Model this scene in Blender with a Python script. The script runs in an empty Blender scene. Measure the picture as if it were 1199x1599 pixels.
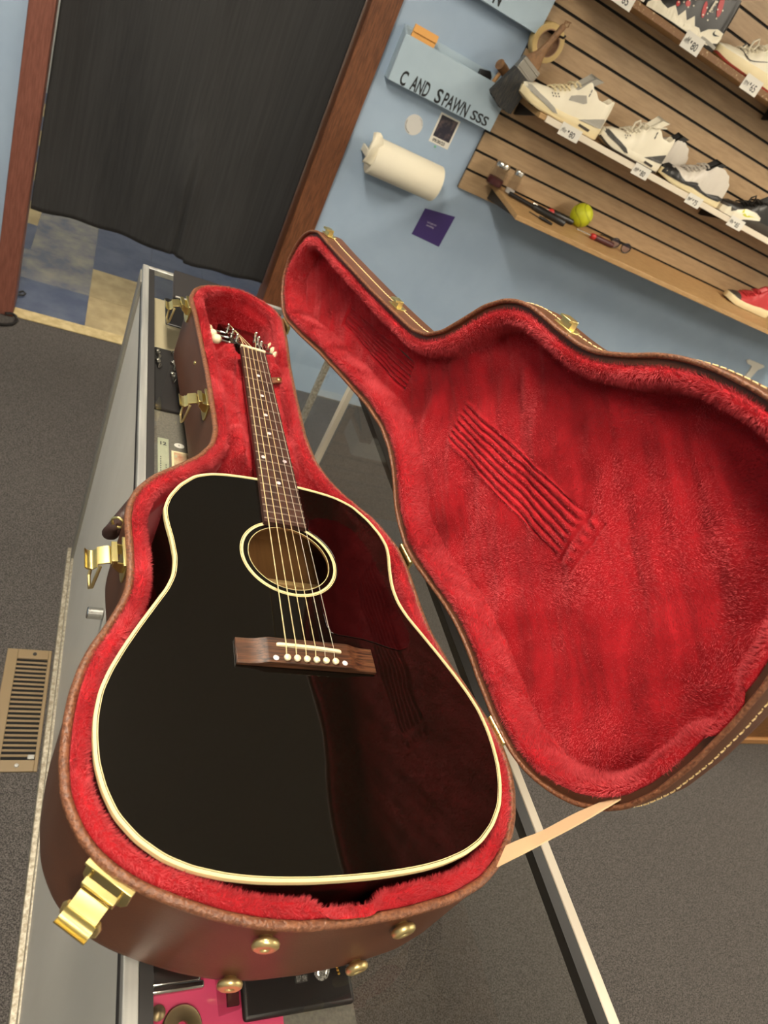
import bpy, math, random
import numpy as np
from mathutils import Vector, Matrix

LAMP_S = 45.0
EXPO = 0.0

# ---------------------------------------------------------------- basics
# All shapes are written in millimetres about the bridge of the guitar
# (x to the right along the back wall, y towards the back wall, z up; the shop floor is z = -1090).
FLOOR = -1090.0
GLASS = -140.0
C = bpy.context.scene.collection
random.seed(3)
RNG = np.random.default_rng(7)
ORG = {}

def srgb(r, g, b):
    def f(c):
        c /= 255.0
        return c/12.92 if c <= .04045 else ((c+.055)/1.055)**2.4
    return (f(r), f(g), f(b), 1.0)

class M:
    def __init__(s):
        s.v = []; s.f = []; s.mi = []
    def add(s, verts, faces, mi=0):
        o = len(s.v)
        s.v.extend([tuple(p) for p in verts])
        s.f.extend([tuple(i+o for i in f) for f in faces]); s.mi.extend([mi]*len(faces))
        return s
    def box(s, x0, x1, y0, y1, z0, z1, mi=0):
        return s.add([(x0,y0,z0),(x1,y0,z0),(x1,y1,z0),(x0,y1,z0),(x0,y0,z1),(x1,y0,z1),(x1,y1,z1),(x0,y1,z1)],
                     [(3,2,1,0),(4,5,6,7),(0,1,5,4),(1,2,6,5),(2,3,7,6),(3,0,4,7)], mi)
    def fbox(s, fn, x0, x1, y0, y1, z0, z1, mi=0):
        P = [(x0,y0,z0),(x1,y0,z0),(x1,y1,z0),(x0,y1,z0),(x0,y0,z1),(x1,y0,z1),(x1,y1,z1),(x0,y1,z1)]
        return s.add([fn(*p) for p in P], [(3,2,1,0),(4,5,6,7),(0,1,5,4),(1,2,6,5),(2,3,7,6),(3,0,4,7)], mi)
    def prism(s, poly, z0, z1, fn=lambda x, y, z: (x, y, z), mi=0):
        n = len(poly)
        V = [fn(x, y, z0) for x, y in poly] + [fn(x, y, z1) for x, y in poly]
        F = [tuple(range(n-1, -1, -1)), tuple(range(n, 2*n))]
        F += [(i, (i+1) % n, n+(i+1) % n, n+i) for i in range(n)]
        return s.add(V, F, mi)
    def grid(s, P, cu=False, cv=False, mi=0, mif=None):
        P = [list(r) for r in P]; nu = len(P); nv = len(P[0]); F = []; o = len(s.v)
        s.v.extend([tuple(p) for r in P for p in r])
        for i in range(nu if cu else nu-1):
            for j in range(nv if cv else nv-1):
                i2 = (i+1) % nu; j2 = (j+1) % nv
                s.f.append((o+i*nv+j, o+i2*nv+j, o+i2*nv+j2, o+i*nv+j2))
                s.mi.append(mif(i, j) if mif else mi)
        return s
    def tube(s, path, r, n=8, closed=False, mi=0, sq=1.0):
        P = [Vector(p) for p in path]; N = len(P)
        rs = r if isinstance(r, (list, tuple)) else [r]*N
        rings = []; up = None
        for i in range(N):
            a = P[i-1] if (i > 0 or closed) else P[i]; b = P[(i+1) % N] if (i < N-1 or closed) else P[i]
            t = (b-a).normalized()
            if up is None:
                up = Vector((0,0,1)) if abs(t.z) < .9 else Vector((1,0,0))
            x = t.cross(up).normalized(); up = x.cross(t).normalized()
            rings.append([P[i]+(x*math.cos(2*math.pi*k/n)+up*math.sin(2*math.pi*k/n)*sq)*rs[i] for k in range(n)])
        o = len(s.v)
        s.grid(rings, cu=closed, cv=True, mi=mi)
        if not closed:
            s.f.append(tuple(o+k for k in range(n-1, -1, -1))); s.mi.append(mi)
            s.f.append(tuple(o+(N-1)*n+k for k in range(n))); s.mi.append(mi)
        return s
    def lathe(s, prof, org=(0,0,0), axis=(0,0,1), n=24, mi=0):
        ax = Vector(axis).normalized(); t = Vector((1,0,0)) if abs(ax.x) < .9 else Vector((0,1,0))
        x = ax.cross(t).normalized(); y = ax.cross(x).normalized(); O = Vector(org)
        rings = [[O+ax*h+(x*math.cos(2*math.pi*k/n)+y*math.sin(2*math.pi*k/n))*max(r, .001) for k in range(n)] for r, h in prof]
        return s.grid(rings, cv=True, mi=mi)
    def strip(s, inner, outer, mi=0):
        return s.grid([inner, outer], cv=True, mi=mi)

def make_mesh(name, m, mats, off, smooth=35):
    me = bpy.data.meshes.new(name)
    V = (np.array(m.v, float)-np.array(off))*.001
    me.from_pydata(V.tolist(), [], m.f)
    for k in (mats if isinstance(mats, (list, tuple)) else [mats]):
        me.materials.append(k)
    me.polygons.foreach_set('material_index', m.mi)
    me.update()
    if smooth:
        me.polygons.foreach_set('use_smooth', [True]*len(me.polygons))
        me.set_sharp_from_angle(angle=math.radians(smooth))
    return me

def loc_m(p):
    return Vector((p[0]*.001, p[1]*.001, (p[2]-FLOOR)*.001))

def props(o, label=None, cat=None, group=None, kind=None):
    if label: o['label'] = label
    if cat: o['category'] = cat
    if group: o['group'] = group
    if kind: o['kind'] = kind
    return o

def thing(name, label, cat, org, group=None):
    o = bpy.data.objects.new(name, None); C.objects.link(o); o.empty_display_size = .05
    o.location = loc_m(org); ORG[o] = np.array(org, float)
    return props(o, label, cat, group)

def part(name, m, mats, parent, bevel=0, seg=2, smooth=35, label=None, kind=None, fix=False):
    if fix: recalc = True
    o = bpy.data.objects.new(name, make_mesh(name, m, mats, ORG[parent], smooth)); C.objects.link(o)
    o.parent = parent; ORG[o] = ORG[parent]
    if bevel: bev(o, bevel, seg)
    return props(o, label=label, kind=kind)

def bev(o, w, seg=2):
    b = o.modifiers.new('bevel', 'BEVEL'); b.width = w*.001; b.segments = seg; b.limit_method = 'ANGLE'
    b.angle_limit = math.radians(40)

def solo(name, m, mats, label=None, cat=None, group=None, kind=None, org=None, bevel=0, seg=2, smooth=35):
    if org is None:
        A = np.array(m.v, float); org = ((A[:,0].min()+A[:,0].max())/2, (A[:,1].min()+A[:,1].max())/2, A[:,2].min())
    o = bpy.data.objects.new(name, make_mesh(name, m, mats, org, smooth)); C.objects.link(o)
    o.location = loc_m(org); ORG[o] = np.array(org, float)
    if bevel: bev(o, bevel, seg)
    return props(o, label, cat, group, kind)

def struct(name, m, mats, **k):
    return solo(name, m, mats, kind='structure', **k)

def dup(root, loc, label=None, rz=0.0):
    r = root.copy(); C.objects.link(r); r.location = loc_m(loc); r.rotation_euler.z = rz
    if label: r['label'] = label
    for ch in root.children:
        c = ch.copy(); C.objects.link(c); c.parent = r
        for g in ch.children:
            d = g.copy(); C.objects.link(d); d.parent = c
    return r

def text_mesh(body, size, bold=0.0, sx=1.0):
    cu = bpy.data.curves.new('t', 'FONT'); cu.body = body; cu.size = size; cu.offset = bold; cu.resolution_u = 3
    cu.fill_mode = 'FRONT'
    ob = bpy.data.objects.new('t', cu); C.objects.link(ob)
    dg = bpy.context.evaluated_depsgraph_get()
    me = bpy.data.meshes.new_from_object(ob.evaluated_get(dg))
    V = [(v.co.x*sx, v.co.y) for v in me.vertices]; F = [tuple(p.vertices) for p in me.polygons]
    bpy.data.objects.remove(ob); bpy.data.curves.remove(cu); bpy.data.meshes.remove(me)
    return V, F

def fit_text(m, body, x0, x1, z0, h, fn, bold=0.0, mi=0):
    V, F = text_mesh(body, 1.0, bold, 1.0)
    a = min(x for x, y in V); b = max(x for x, y in V); c = min(y for x, y in V); d = max(y for x, y in V)
    m.add([fn(x0+(x-a)/(b-a)*(x1-x0), z0+(y-c)/(d-c)*h) for x, y in V], F, mi)

def put_text(m, body, size, fn, bold=0.0, sx=1.0, mi=0):
    V, F = text_mesh(body, size, bold, sx)
    m.add([fn(x, y) for x, y in V], F, mi)
    return max(x for x, y in V), min(x for x, y in V)

# ---------------------------------------------------------------- materials
def base_mat(name):
    mt = bpy.data.materials.new(name); mt.use_nodes = True
    nt = mt.node_tree; return mt, nt, nt.nodes['Principled BSDF']

def noise_node(nt, scale, detail=3, rough=.6, sc3=None, coord='Object'):
    tc = nt.nodes.new('ShaderNodeTexCoord'); n = nt.nodes.new('ShaderNodeTexNoise')
    n.inputs['Scale'].default_value = scale; n.inputs['Detail'].default_value = detail; n.inputs['Roughness'].default_value = rough
    if sc3:
        mp = nt.nodes.new('ShaderNodeMapping'); mp.inputs['Scale'].default_value = sc3
        nt.links.new(tc.outputs[coord], mp.inputs['Vector']); nt.links.new(mp.outputs['Vector'], n.inputs['Vector'])
    else:
        nt.links.new(tc.outputs[coord], n.inputs['Vector'])
    return n

def mat(name, col, rough=.5, metal=0.0, var=None, vscale=40, sc3=None, bump=0.0, bscale=300, bdist=.001, spec=.5, coat=0.0, sheen=0.0, detail=3, ramp=(.35,.65), bsc3=None):
    mt, nt, b = base_mat(name)
    b.inputs['Base Color'].default_value = col; b.inputs['Roughness'].default_value = rough
    b.inputs['Metallic'].default_value = metal; b.inputs['Specular IOR Level'].default_value = spec
    b.inputs['Coat Weight'].default_value = coat; b.inputs['Coat Roughness'].default_value = .05
    if sheen:
        b.inputs['Sheen Weight'].default_value = sheen; b.inputs['Sheen Roughness'].default_value = .4
        b.inputs['Sheen Tint'].default_value = (min(1, col[0]*1.5+.3), col[1]+.25, col[2]+.25, 1)
    if var:
        n = noise_node(nt, vscale, detail, sc3=sc3); r = nt.nodes.new('ShaderNodeValToRGB')
        r.color_ramp.elements[0].position = ramp[0]; r.color_ramp.elements[1].position = ramp[1]
        r.color_ramp.elements[0].color = col; r.color_ramp.elements[1].color = var
        nt.links.new(n.outputs['Fac'], r.inputs['Fac']); nt.links.new(r.outputs['Color'], b.inputs['Base Color'])
    if bump:
        n = noise_node(nt, bscale, 2, sc3=bsc3); bp = nt.nodes.new('ShaderNodeBump')
        bp.inputs['Strength'].default_value = bump; bp.inputs['Distance'].default_value = bdist
        nt.links.new(n.outputs['Fac'], bp.inputs['Height']); nt.links.new(bp.outputs['Normal'], b.inputs['Normal'])
    return mt

def glass_mat(name, tint=(1,1,1,1), ior=1.5):
    # architectural glass: what is not mirrored by the front face passes straight through
    mt = bpy.data.materials.new(name); mt.use_nodes = True; nt = mt.node_tree; nt.nodes.clear()
    out = nt.nodes.new('ShaderNodeOutputMaterial'); mx = nt.nodes.new('ShaderNodeMixShader')
    tr = nt.nodes.new('ShaderNodeBsdfTransparent'); tr.inputs['Color'].default_value = tint
    gl = nt.nodes.new('ShaderNodeBsdfGlossy'); gl.inputs['Roughness'].default_value = .0
    fr = nt.nodes.new('ShaderNodeFresnel'); fr.inputs['IOR'].default_value = ior
    ge = nt.nodes.new('ShaderNodeNewGeometry'); sub = nt.nodes.new('ShaderNodeMath'); sub.operation = 'SUBTRACT'; sub.inputs[0].default_value = 1
    mul = nt.nodes.new('ShaderNodeMath'); mul.operation = 'MULTIPLY'
    L = nt.links.new
    L(ge.outputs['Backfacing'], sub.inputs[1]); L(sub.outputs[0], mul.inputs[0]); L(fr.outputs[0], mul.inputs[1])
    L(mul.outputs[0], mx.inputs[0]); L(tr.outputs[0], mx.inputs[1]); L(gl.outputs[0], mx.inputs[2]); L(mx.outputs[0], out.inputs['Surface'])
    return mt

def emit_mat(name, col, st):
    mt, nt, b = base_mat(name)
    b.inputs['Base Color'].default_value = (.8,.8,.8,1)
    b.inputs['Emission Color'].default_value = col; b.inputs['Emission Strength'].default_value = st
    return mt

BLUE = mat('blue_wall_paint', srgb(160,180,202), .62, var=srgb(154,174,197), vscale=6, bump=.12, bscale=180)
WHITEWALL = mat('far_wall_paint', srgb(206,206,200), .8)
CEIL = mat('ceiling_tile', srgb(226,220,206), .9, var=srgb(214,208,194), vscale=90)
CARPET = mat('grey_carpet', srgb(62,59,58), .95, var=srgb(112,107,103), vscale=330, detail=2, ramp=(.38,.66), bump=.9, bscale=300, bdist=.004, spec=.1)
TILE_B = mat('blue_floor_tile', srgb(52,66,98), .34, var=srgb(78,88,112), vscale=9)
TILE_C = mat('cream_floor_tile', srgb(176,158,118), .4, var=srgb(150,132,94), vscale=12)
TILE_W = mat('worn_glare_floor_tile', srgb(84,90,108), .26, var=srgb(136,132,124), vscale=7)  # paled for wear and for white glare painted onto blue tiles
TRIMWOOD = mat('stained_trim_wood', srgb(88,52,33), .36, var=srgb(124,78,50), vscale=30, sc3=(9,9,.7), bump=.1, bscale=60, bsc3=(8,8,1))
TRIMRED = mat('red_brown_trim', srgb(112,66,54), .45, var=srgb(132,82,68), vscale=26, sc3=(9,9,.7))
SLAT = mat('slatwall_maple', srgb(160,132,99), .5, var=srgb(174,146,111), vscale=12, sc3=(1,6,9))
GROOVE = mat('slat_groove', srgb(22,19,17), .8)
SHELFWOOD = mat('shelf_plywood', srgb(164,128,82), .5, var=srgb(184,148,102), vscale=22, sc3=(1,7,7))
CHIPWOOD = mat('chipped_shelf_edge', srgb(126,88,50), .55, var=srgb(206,182,140), vscale=90, ramp=(.6,.72))
CURTAIN = mat('black_curtain', srgb(36,36,37), .75, var=srgb(46,46,47), vscale=110, sc3=(1,1,.012), bump=.4, bscale=420, bsc3=(1,1,.01), sheen=.12)
METAL = mat('brushed_aluminium', srgb(196,196,190), .4, .45, var=srgb(164,164,160), vscale=60, sc3=(1,.05,1))
DARKMETAL = mat('dark_frame', srgb(44,42,41), .5)
GREYPANEL = mat('grey_door_panel', srgb(214,210,200), .45, var=srgb(208,204,193), vscale=5, sc3=(1,1.5,.5))
WHITEEDGE = mat('white_edge_trim', srgb(226,214,194), .5)
KICK = mat('worn_kick_strip', srgb(142,132,112), .45, .4, var=srgb(196,188,170), vscale=120)
GLASSM = glass_mat('counter_glass', (.985,.99,.985,1))
DECK = mat('grey_deck_cloth', srgb(96,92,84), .85, var=srgb(114,109,99), vscale=260)
LEATHER = mat('brown_leatherette', srgb(84,48,30), .42, var=srgb(94,55,35), vscale=14, bump=.35, bscale=700, bdist=.0006)
LEATHERB = mat('brown_bead_leather', srgb(94,56,38), .36, var=srgb(138,90,62), vscale=330, bump=.9, bscale=330, bdist=.0016)  # paler flecks paint small highlights on the textured bead
PLUSH = mat('red_plush', srgb(146,13,23), .75, var=srgb(186,28,38), vscale=12, sheen=.5, spec=.2, ramp=(.3,.7))  # noise tones put the crushed nap's light and dark into the colour
PILE = mat('red_plush_pile', srgb(166,27,37), .65, var=srgb(214,80,86), vscale=14, sheen=.6, spec=.3, ramp=(.3,.7))  # same nap shading in the noise tones, with pinker highlights
BRASS = mat('polished_brass', srgb(246,228,158), .28, 1.0, var=srgb(240,220,146), vscale=30)
BRASSD = mat('brushed_brass', srgb(226,204,144), .36, .9)
STITCH = mat('cream_thread', srgb(226,196,142), .7)
STRAPM = mat('cream_webbing', srgb(222,186,144), .75, bump=.4, bscale=900)
BLACKLAC = mat('black_lacquer', srgb(12,9,6), .035, spec=.75)
INWOOD = mat('inner_spruce', srgb(140,98,54), .6, var=srgb(128,88,48), vscale=20, sc3=(8,.5,1))
CREAM = mat('aged_cream_binding', srgb(232,216,160), .3)
GUARD = mat('dark_red_pickguard', srgb(30,5,5), .045, var=srgb(24,4,4), vscale=25, spec=.7)
ROSE = mat('rosewood', srgb(36,20,13), .45, var=srgb(100,63,38), vscale=34, sc3=(.6,12,12), bump=.15, bscale=200, bsc3=(1,8,8))
ROSEN = mat('rosewood_board', srgb(46,27,21), .45, var=srgb(78,47,36), vscale=26, sc3=(9,1,9))
NICKEL = mat('nickel', srgb(206,204,198), .2, 1.0)
PEARL = mat('pearl_inlay', srgb(226,220,222), .22, var=srgb(206,196,206), vscale=200)
BONE = mat('bone', srgb(240,228,188), .35)
BRONZE = mat('bronze_string', srgb(240,218,164), .4, .35)
STEEL = mat('plain_string', srgb(230,220,196), .4, .35)
FRETM = mat('fret_wire', srgb(150,134,120), .45, .6)
WHITE = mat('white_paper', srgb(226,222,212), .8)
WARMWHITE = mat('paper_towel', srgb(236,228,206), .9, bump=.5, bscale=160, bdist=.0012)
INK = mat('black_ink', srgb(24,26,30), .6)
BOXBLUE = mat('painted_box', srgb(172,192,206), .55, var=srgb(167,187,202), vscale=8)
MANILA = mat('manila_envelope', srgb(226,166,92), .75)
BLACKP = mat('black_plastic', srgb(24,22,22), .4)
BLACKCLOTH = mat('black_cloth', srgb(34,31,31), .85, sheen=.1)
PURPLE = mat('purple_card', srgb(62,44,110), .6)
REDP = mat('red_plastic', srgb(176,36,34), .4)
MAROON = mat('maroon_grip', srgb(70,22,22), .5)
LIGHTWOOD = mat('light_handle_wood', srgb(196,150,96), .5, var=srgb(170,124,74), vscale=30, sc3=(4,4,.6))
BRUSHWOOD = mat('worn_brush_handle', srgb(142,104,68), .55, var=srgb(112,80,52), vscale=40)
BRISTLE = mat('grey_bristles', srgb(46,50,54), .9, var=srgb(96,88,76), vscale=60, sc3=(9,9,.5), bump=.6, bscale=200, bsc3=(10,10,.4), ramp=(.45,.75))
TAPE = mat('masking_tape', srgb(206,178,120), .6, var=srgb(196,168,110), vscale=20)
TAPEIN = mat('cardboard_core', srgb(150,116,92), .8)
BALL = mat('yellow_softball', srgb(186,190,28), .6, bump=.15, bscale=160)
JARG = glass_mat('jar_glass', (.92,.92,.92,1), 1.25)
PINK = mat('pink_mat', srgb(206,62,104), .7)
SILVER = mat('silver', srgb(206,202,196), .22, 1.0, bump=.3, bscale=90)
GOLD = mat('gold', srgb(222,180,92), .25, 1.0)
OLDBRASS = mat('old_coin', srgb(142,124,92), .4, .8)
GEM = mat('pave_stones', srgb(214,210,204), .15, .7, var=srgb(90,88,86), vscale=700)
CLEARP = glass_mat('clear_plastic', (.9,.86,.88,1), 1.3)
NOTE = mat('banknote_holder', srgb(174,176,152), .5, var=srgb(160,164,140), vscale=30)
NOTE2 = mat('banknote_paper', srgb(206,190,150), .7, var=srgb(176,120,92), vscale=60)
REGISTER = mat('tan_register_metal', srgb(136,116,86), .45)
DARKHOLE = mat('duct_shade_black', srgb(14,12,10), .9)
OAK = mat('oak_panel', srgb(140,92,44), .45, var=srgb(104,66,30), vscale=20, sc3=(1,1,9))
SHOEWHITE = mat('white_shoe_leather', srgb(232,224,202), .5)
SHOECREAM = mat('cream_sole', srgb(230,214,172), .55)
SHOEGREY = mat('grey_shoe_leather', srgb(160,156,146), .6, bump=.4, bscale=500)
SHOEDARK = mat('charcoal_shoe_leather', srgb(66,64,60), .55, bump=.3, bscale=500)
SHOEBLACK = mat('black_shoe', srgb(28,27,26), .45)
SHOERED = mat('red_shoe_panel', srgb(186,52,56), .5)
SHOESILVER = mat('silver_white_shoe', srgb(206,198,186), .45)
SOLEDARK = mat('dark_outsole', srgb(58,50,42), .7)
REDSOLE = mat('red_outsole', srgb(150,52,36), .6)
VOLT = mat('yellow_green_mark', srgb(206,206,60), .5)
PINKIN = mat('shoe_lining', srgb(196,186,172), .8)
# ---------------------------------------------------------------- the room
YW = 2450.0
CEILZ = 1700.0
m = M().box(-3400, 4200, -3600, 2452, FLOOR-60, FLOOR)
struct('floor', m, CARPET, smooth=0)
m = M().box(-3400, 4200, -3600, 2452, CEILZ, CEILZ+60)
struct('ceiling', m, CEIL, smooth=0)
m = M().box(-3400, -505, YW, YW+110, FLOOR, CEILZ); m.box(512, 4200, YW, YW+110, FLOOR, CEILZ); m.box(-505, 512, YW, YW+110, 1130, CEILZ)
struct('wall_back', m, BLUE, smooth=0)
struct('wall_left', M().box(-3460, -3400, -3600, 2560, FLOOR, CEILZ), BLUE, smooth=0)
struct('wall_right', M().box(4200, 4260, -3600, 2560, FLOOR, CEILZ), WHITEWALL, smooth=0)
struct('wall_front', M().box(-3400, 4200, -3660, -3600, FLOOR, CEILZ), WHITEWALL, smooth=0)
# door casing: boards on the wall face and the jamb lining behind them
struct('trim_1', M().box(-550, -474, YW-20, YW, FLOOR, 1200), TRIMRED, bevel=3)
struct('trim_2', M().box(463, 566, YW-20, YW, FLOOR, 1200), TRIMWOOD, bevel=3)
struct('trim_3', M().box(-550, 566, YW-20, YW, 1200, 1290), TRIMWOOD, bevel=3)
struct('trim_4', M().box(-500, -476, YW, YW+118, FLOOR, 1130), TRIMRED, bevel=2)
struct('trim_5', M().box(465, 490, YW, YW+118, FLOOR, 1130), TRIMWOOD, bevel=2)
struct('trim_6', M().box(-476, 465, YW-14, YW+58, FLOOR, FLOOR+7), mat('cream_threshold', srgb(206,186,136), .5, var=srgb(180,158,108), vscale=30), bevel=3)
# the room behind the curtain: vinyl tiles, plain walls
m = M(); y = YW+58; r = 0
tiles = {(-1,0):0, (-1,1):2, (-1,2):2, (0,0):1, (0,1):1, (0,2):0, (-2,0):0, (-2,1):2, (1,0):0, (1,1):0, (1,2):0, (2,0):0, (2,1):0, (-1,3):2, (0,3):0, (1,3):0, (2,2):0}
for j in range(11):
    for i in range(-5, 5):
        x0 = -204+i*279.0; y0 = y+j*291.5
        m.box(x0+.6, x0+278.4, y0+.6, y0+291, FLOOR-30, FLOOR+1, mi=tiles.get((i, j), 0 if i >= 0 and j >= 2 else (i+j) % 2))  # right-hand and far tiles all blue, painting the curtain's shade
m.box(-1600, 1192, y, y+3207, FLOOR-32, FLOOR-2, mi=0)
struct('floor', m, [TILE_B, TILE_C, TILE_W], smooth=0)
struct('wall_left', M().box(-1400, -1340, 2560, 5700, FLOOR, CEILZ), WHITEWALL, smooth=0)
struct('wall_right', M().box(1180, 1240, 2560, 5700, FLOOR, CEILZ), WHITEWALL, smooth=0)
struct('wall_back', M().box(-1400, 1240, 5700, 5760, FLOOR, CEILZ), WHITEWALL, smooth=0)
struct('ceiling', M().box(-1400, 1240, 2452, 5760, CEILZ, CEILZ+60), CEIL, smooth=0)

# ceiling lights (four over the shop, added left fill, one in the room behind)
LAMP = emit_mat('lamp_diffuser', (1.0, .90, .74, 1), LAMP_S)
LAMPW = mat('white_lamp_housing', srgb(230,228,222), .5)
def ceiling_light(x, y, lx, ly, label, mt=LAMP):
    t = thing('ceiling_light', label, 'ceiling light', (x, y, CEILZ-70), 'ceiling lights')
    part('housing', M().box(x-lx/2-25, x+lx/2+25, y-ly/2-25, y+ly/2+25, CEILZ-45, CEILZ-1), LAMPW, t, bevel=6)
    part('diffuser', M().box(x-lx/2, x+lx/2, y-ly/2, y+ly/2, CEILZ-70, CEILZ-44), mt, t)
ceiling_light(-520, 700, 300, 1250, 'long white ceiling light left of the counter, nearer the curtained doorway')
ceiling_light(-520, -1500, 300, 1250, 'long white ceiling light over the near end of the counter, on the left')
ceiling_light(2900, 700, 300, 1250, 'long white ceiling light on the right towards the sneaker wall')
ceiling_light(2900, -1500, 300, 1250, 'long white ceiling light over the near right side of the shop')
ceiling_light(-2300, 300, 300, 1250, 'long white ceiling light added farthest left as fill for the grey panels', emit_mat('left_fill_diffuser', (1.0,.90,.74,1), LAMP_S*.34))  # added fill lamp that brightens the counter's left side and the wall
ceiling_light(-300, 4300, 300, 1200, 'long white ceiling light in the room behind the curtain', emit_mat('back_lamp_diffuser', (1.0,.93,.8,1), LAMP_S*.7))

# curtain in the doorway: soft vertical folds, worn hem
def curtain():
    nx, nz = 150, 90; top = 1120.0; m = M(); rows = []
    for i in range(nx+1):
        t = i/nx; x = -470+931*t; row = []
        for j in range(nz+1):
            s = j/nz; zb = -654-7*math.sin(9*t+.6)-5*math.sin(31*t)-(9 if t > .62 else 0); z = zb+(top-zb)*s
            a = .45+.55*(1-s)
            dy = 26*math.sin(t*8.5+.7*math.sin(s*3)+1.6*s)*(.35+.65*a)+3.5*math.sin(t*31+3*s)*a*a+7*math.sin(5*s+t*6)
            # a pinched gather low on the cloth, its creases running down from it
            g = math.exp(-((t-.56)/.05)**2)*math.exp(-((s-.17)/.08)**2)
            dy -= 22*g
            dy += 16*math.exp(-((t-.57-.03*(.17-s))/.012)**2)*(1 if s < .17 else math.exp(-((s-.17)/.05)**2))
            row.append((x, YW+66+dy, z))
        rows.append(row)
    m.grid(rows)
    n = len(m.v)
    o = solo('curtain', m, CURTAIN, 'black pinstriped cloth curtain hanging in the wooden doorway', 'curtain', org=(0, YW+66, -660))
    s = o.modifiers.new('thick', 'SOLIDIFY'); s.thickness = .003
    r = M().tube([(-476, YW+66, top), (466, YW+66, top)], 12, 12)
    part('curtain_rod', r, METAL, o)
curtain()
# cable by the left door post
solo('cable', M().tube([(-500,2420,FLOOR+14),(-478,2432,FLOOR+16),(-462,2426,FLOOR+12),(-455,2400,FLOOR+8),(-466,2366,FLOOR+7),(-490,2345,FLOOR+7),(-530,2335,FLOOR+7)], 6, 8),
     BLACKP, 'black cable curled on the carpet at the foot of the left door post', 'cable')
solo('cable', M().tube([(-476,2640,FLOOR+7),(-462,2655,FLOOR+9),(-452,2640,FLOOR+9),(-460,2622,FLOOR+7),(-477,2618,FLOOR+7)], 4, 8),
     BLACKP, 'small loop of black wire lying on the blue tile', 'cable')

# floor register
def register():
    t = thing('floor_register', 'tan metal floor vent beside the base of the counter', 'floor vent', (-218, 618, FLOOR))
    x0, x1, y0, y1 = -272, -168, 450, 786; z = FLOOR
    m = M(); m.box(x0, -247, y0, y1, z, z+5); m.box(-176, x1, y0, y1, z, z+5); m.box(-247, -176, y0, 478, z, z+5); m.box(-247, -176, 758, y1, z, z+5)
    part('frame', m, REGISTER, t, bevel=1.5)
    m = M(); n = 22
    for k in range(n):
        yy = 484+k*(270.0/(n-1))
        m.fbox(lambda a, b, c: (a, yy+b+c*.9, z-5+c), -247, -176, -1.1, 1.1, -3, 8)
    m.box(-226, -223, 478, 758, z-7, z-3)
    part('louvre', m, REGISTER, t)
    part('duct_shade', M().box(-247, -176, 478, 758, z+.3, z+.6), DARKHOLE, t)  # near-black sheet paints the shade inside the vent opening
    for y in (464, 772):
        part('screw', M().lathe([(0,3),(4,2.6),(5,.5),(5,0)], (-208 if y > 700 else -212, y, z+5), n=14), METAL if y < 700 else DARKMETAL, t)
    part('lever', M().box(-192, -178, 480, 490, z+1, z+7), METAL, t, bevel=1)
register()

# oak cabinet at the far right, behind the open lid
t = thing('wooden_cabinet', 'oak panelled cabinet standing on the carpet behind the case lid', 'cabinet', (2900, 760, FLOOR))
part('carcass', M().box(2390, 3500, 566, 1000, FLOOR+36, -560), OAK, t, bevel=4)
part('base_strip', M().box(2380, 3510, 556, 1000, FLOOR, FLOOR+36), mat('light_oak_strip', srgb(176,126,76), .5), t, bevel=4)
part('top', M().box(2376, 3514, 552, 1004, -560, -532), OAK, t, bevel=4)

# ---------------------------------------------------------------- slatwall, shelves
m = M()
m.box(1070, 3700, YW-8, YW-.5, 53, 1520, mi=1)
for k in range(19):
    m.box(1070, 3700, 2432, YW-7, 53+77*k+(5 if k else 0), 53+77*(k+1)-5)
slat = solo('slatwall_panel', m, [SLAT, GROOVE], 'maple slatwall panel with dark grooves fixed to the blue wall', 'slatwall')

def shelf(name, label, x0, x1, yf, zb, zf, th, mt, edge=None, edgeh=0):
    t = thing('wall_shelf', label, 'shelf', ((x0+x1)/2, 2432, zb-th), 'shelves on the slatwall')
    m = M(); m.add([(x0,yf,zf-th),(x1,yf,zf-th),(x1,2431,zb-th),(x0,2431,zb-th),(x0,yf,zf),(x1,yf,zf),(x1,2431,zb),(x0,2431,zb)],
                   [(3,2,1,0),(4,5,6,7),(0,1,5,4),(1,2,6,5),(2,3,7,6),(3,0,4,7)])
    part('board', m, mt, t, bevel=2)
    for xb in (x0+14, (x0+x1)/2, x1-40):
        b = M(); b.prism([(2431, zb-th-1), (2431, zb-th-46), (2420, zb-th-46), (yf+60, zf-th-2)], xb, xb+6, lambda y, z, x: (x, y, z))
        part('bracket', b, DARKMETAL, t)
    if edge:
        part('price_channel', M().box(x0+(30 if edge is WHITEEDGE else 0), x1, yf-5, yf, zf-th-2, zf-th-2+edgeh), edge, t, bevel=1.5)
    return t
shelf('low', 'plain wooden shelf below the others, holding the softball and tools', 1199, 3350, 2112, 128, 108, 20, SHELFWOOD)
shelf('mid', 'middle slatwall shelf with a white front edge under white sneakers', 1128, 3350, 2206, 446, 440, 19, SHELFWOOD, WHITEEDGE, 23)
shelf('top', 'upper slatwall shelf with a chipped bare wood front edge', 1090, 3350, 2206, 868, 860, 19, SHELFWOOD, CHIPWOOD, 23)
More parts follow.
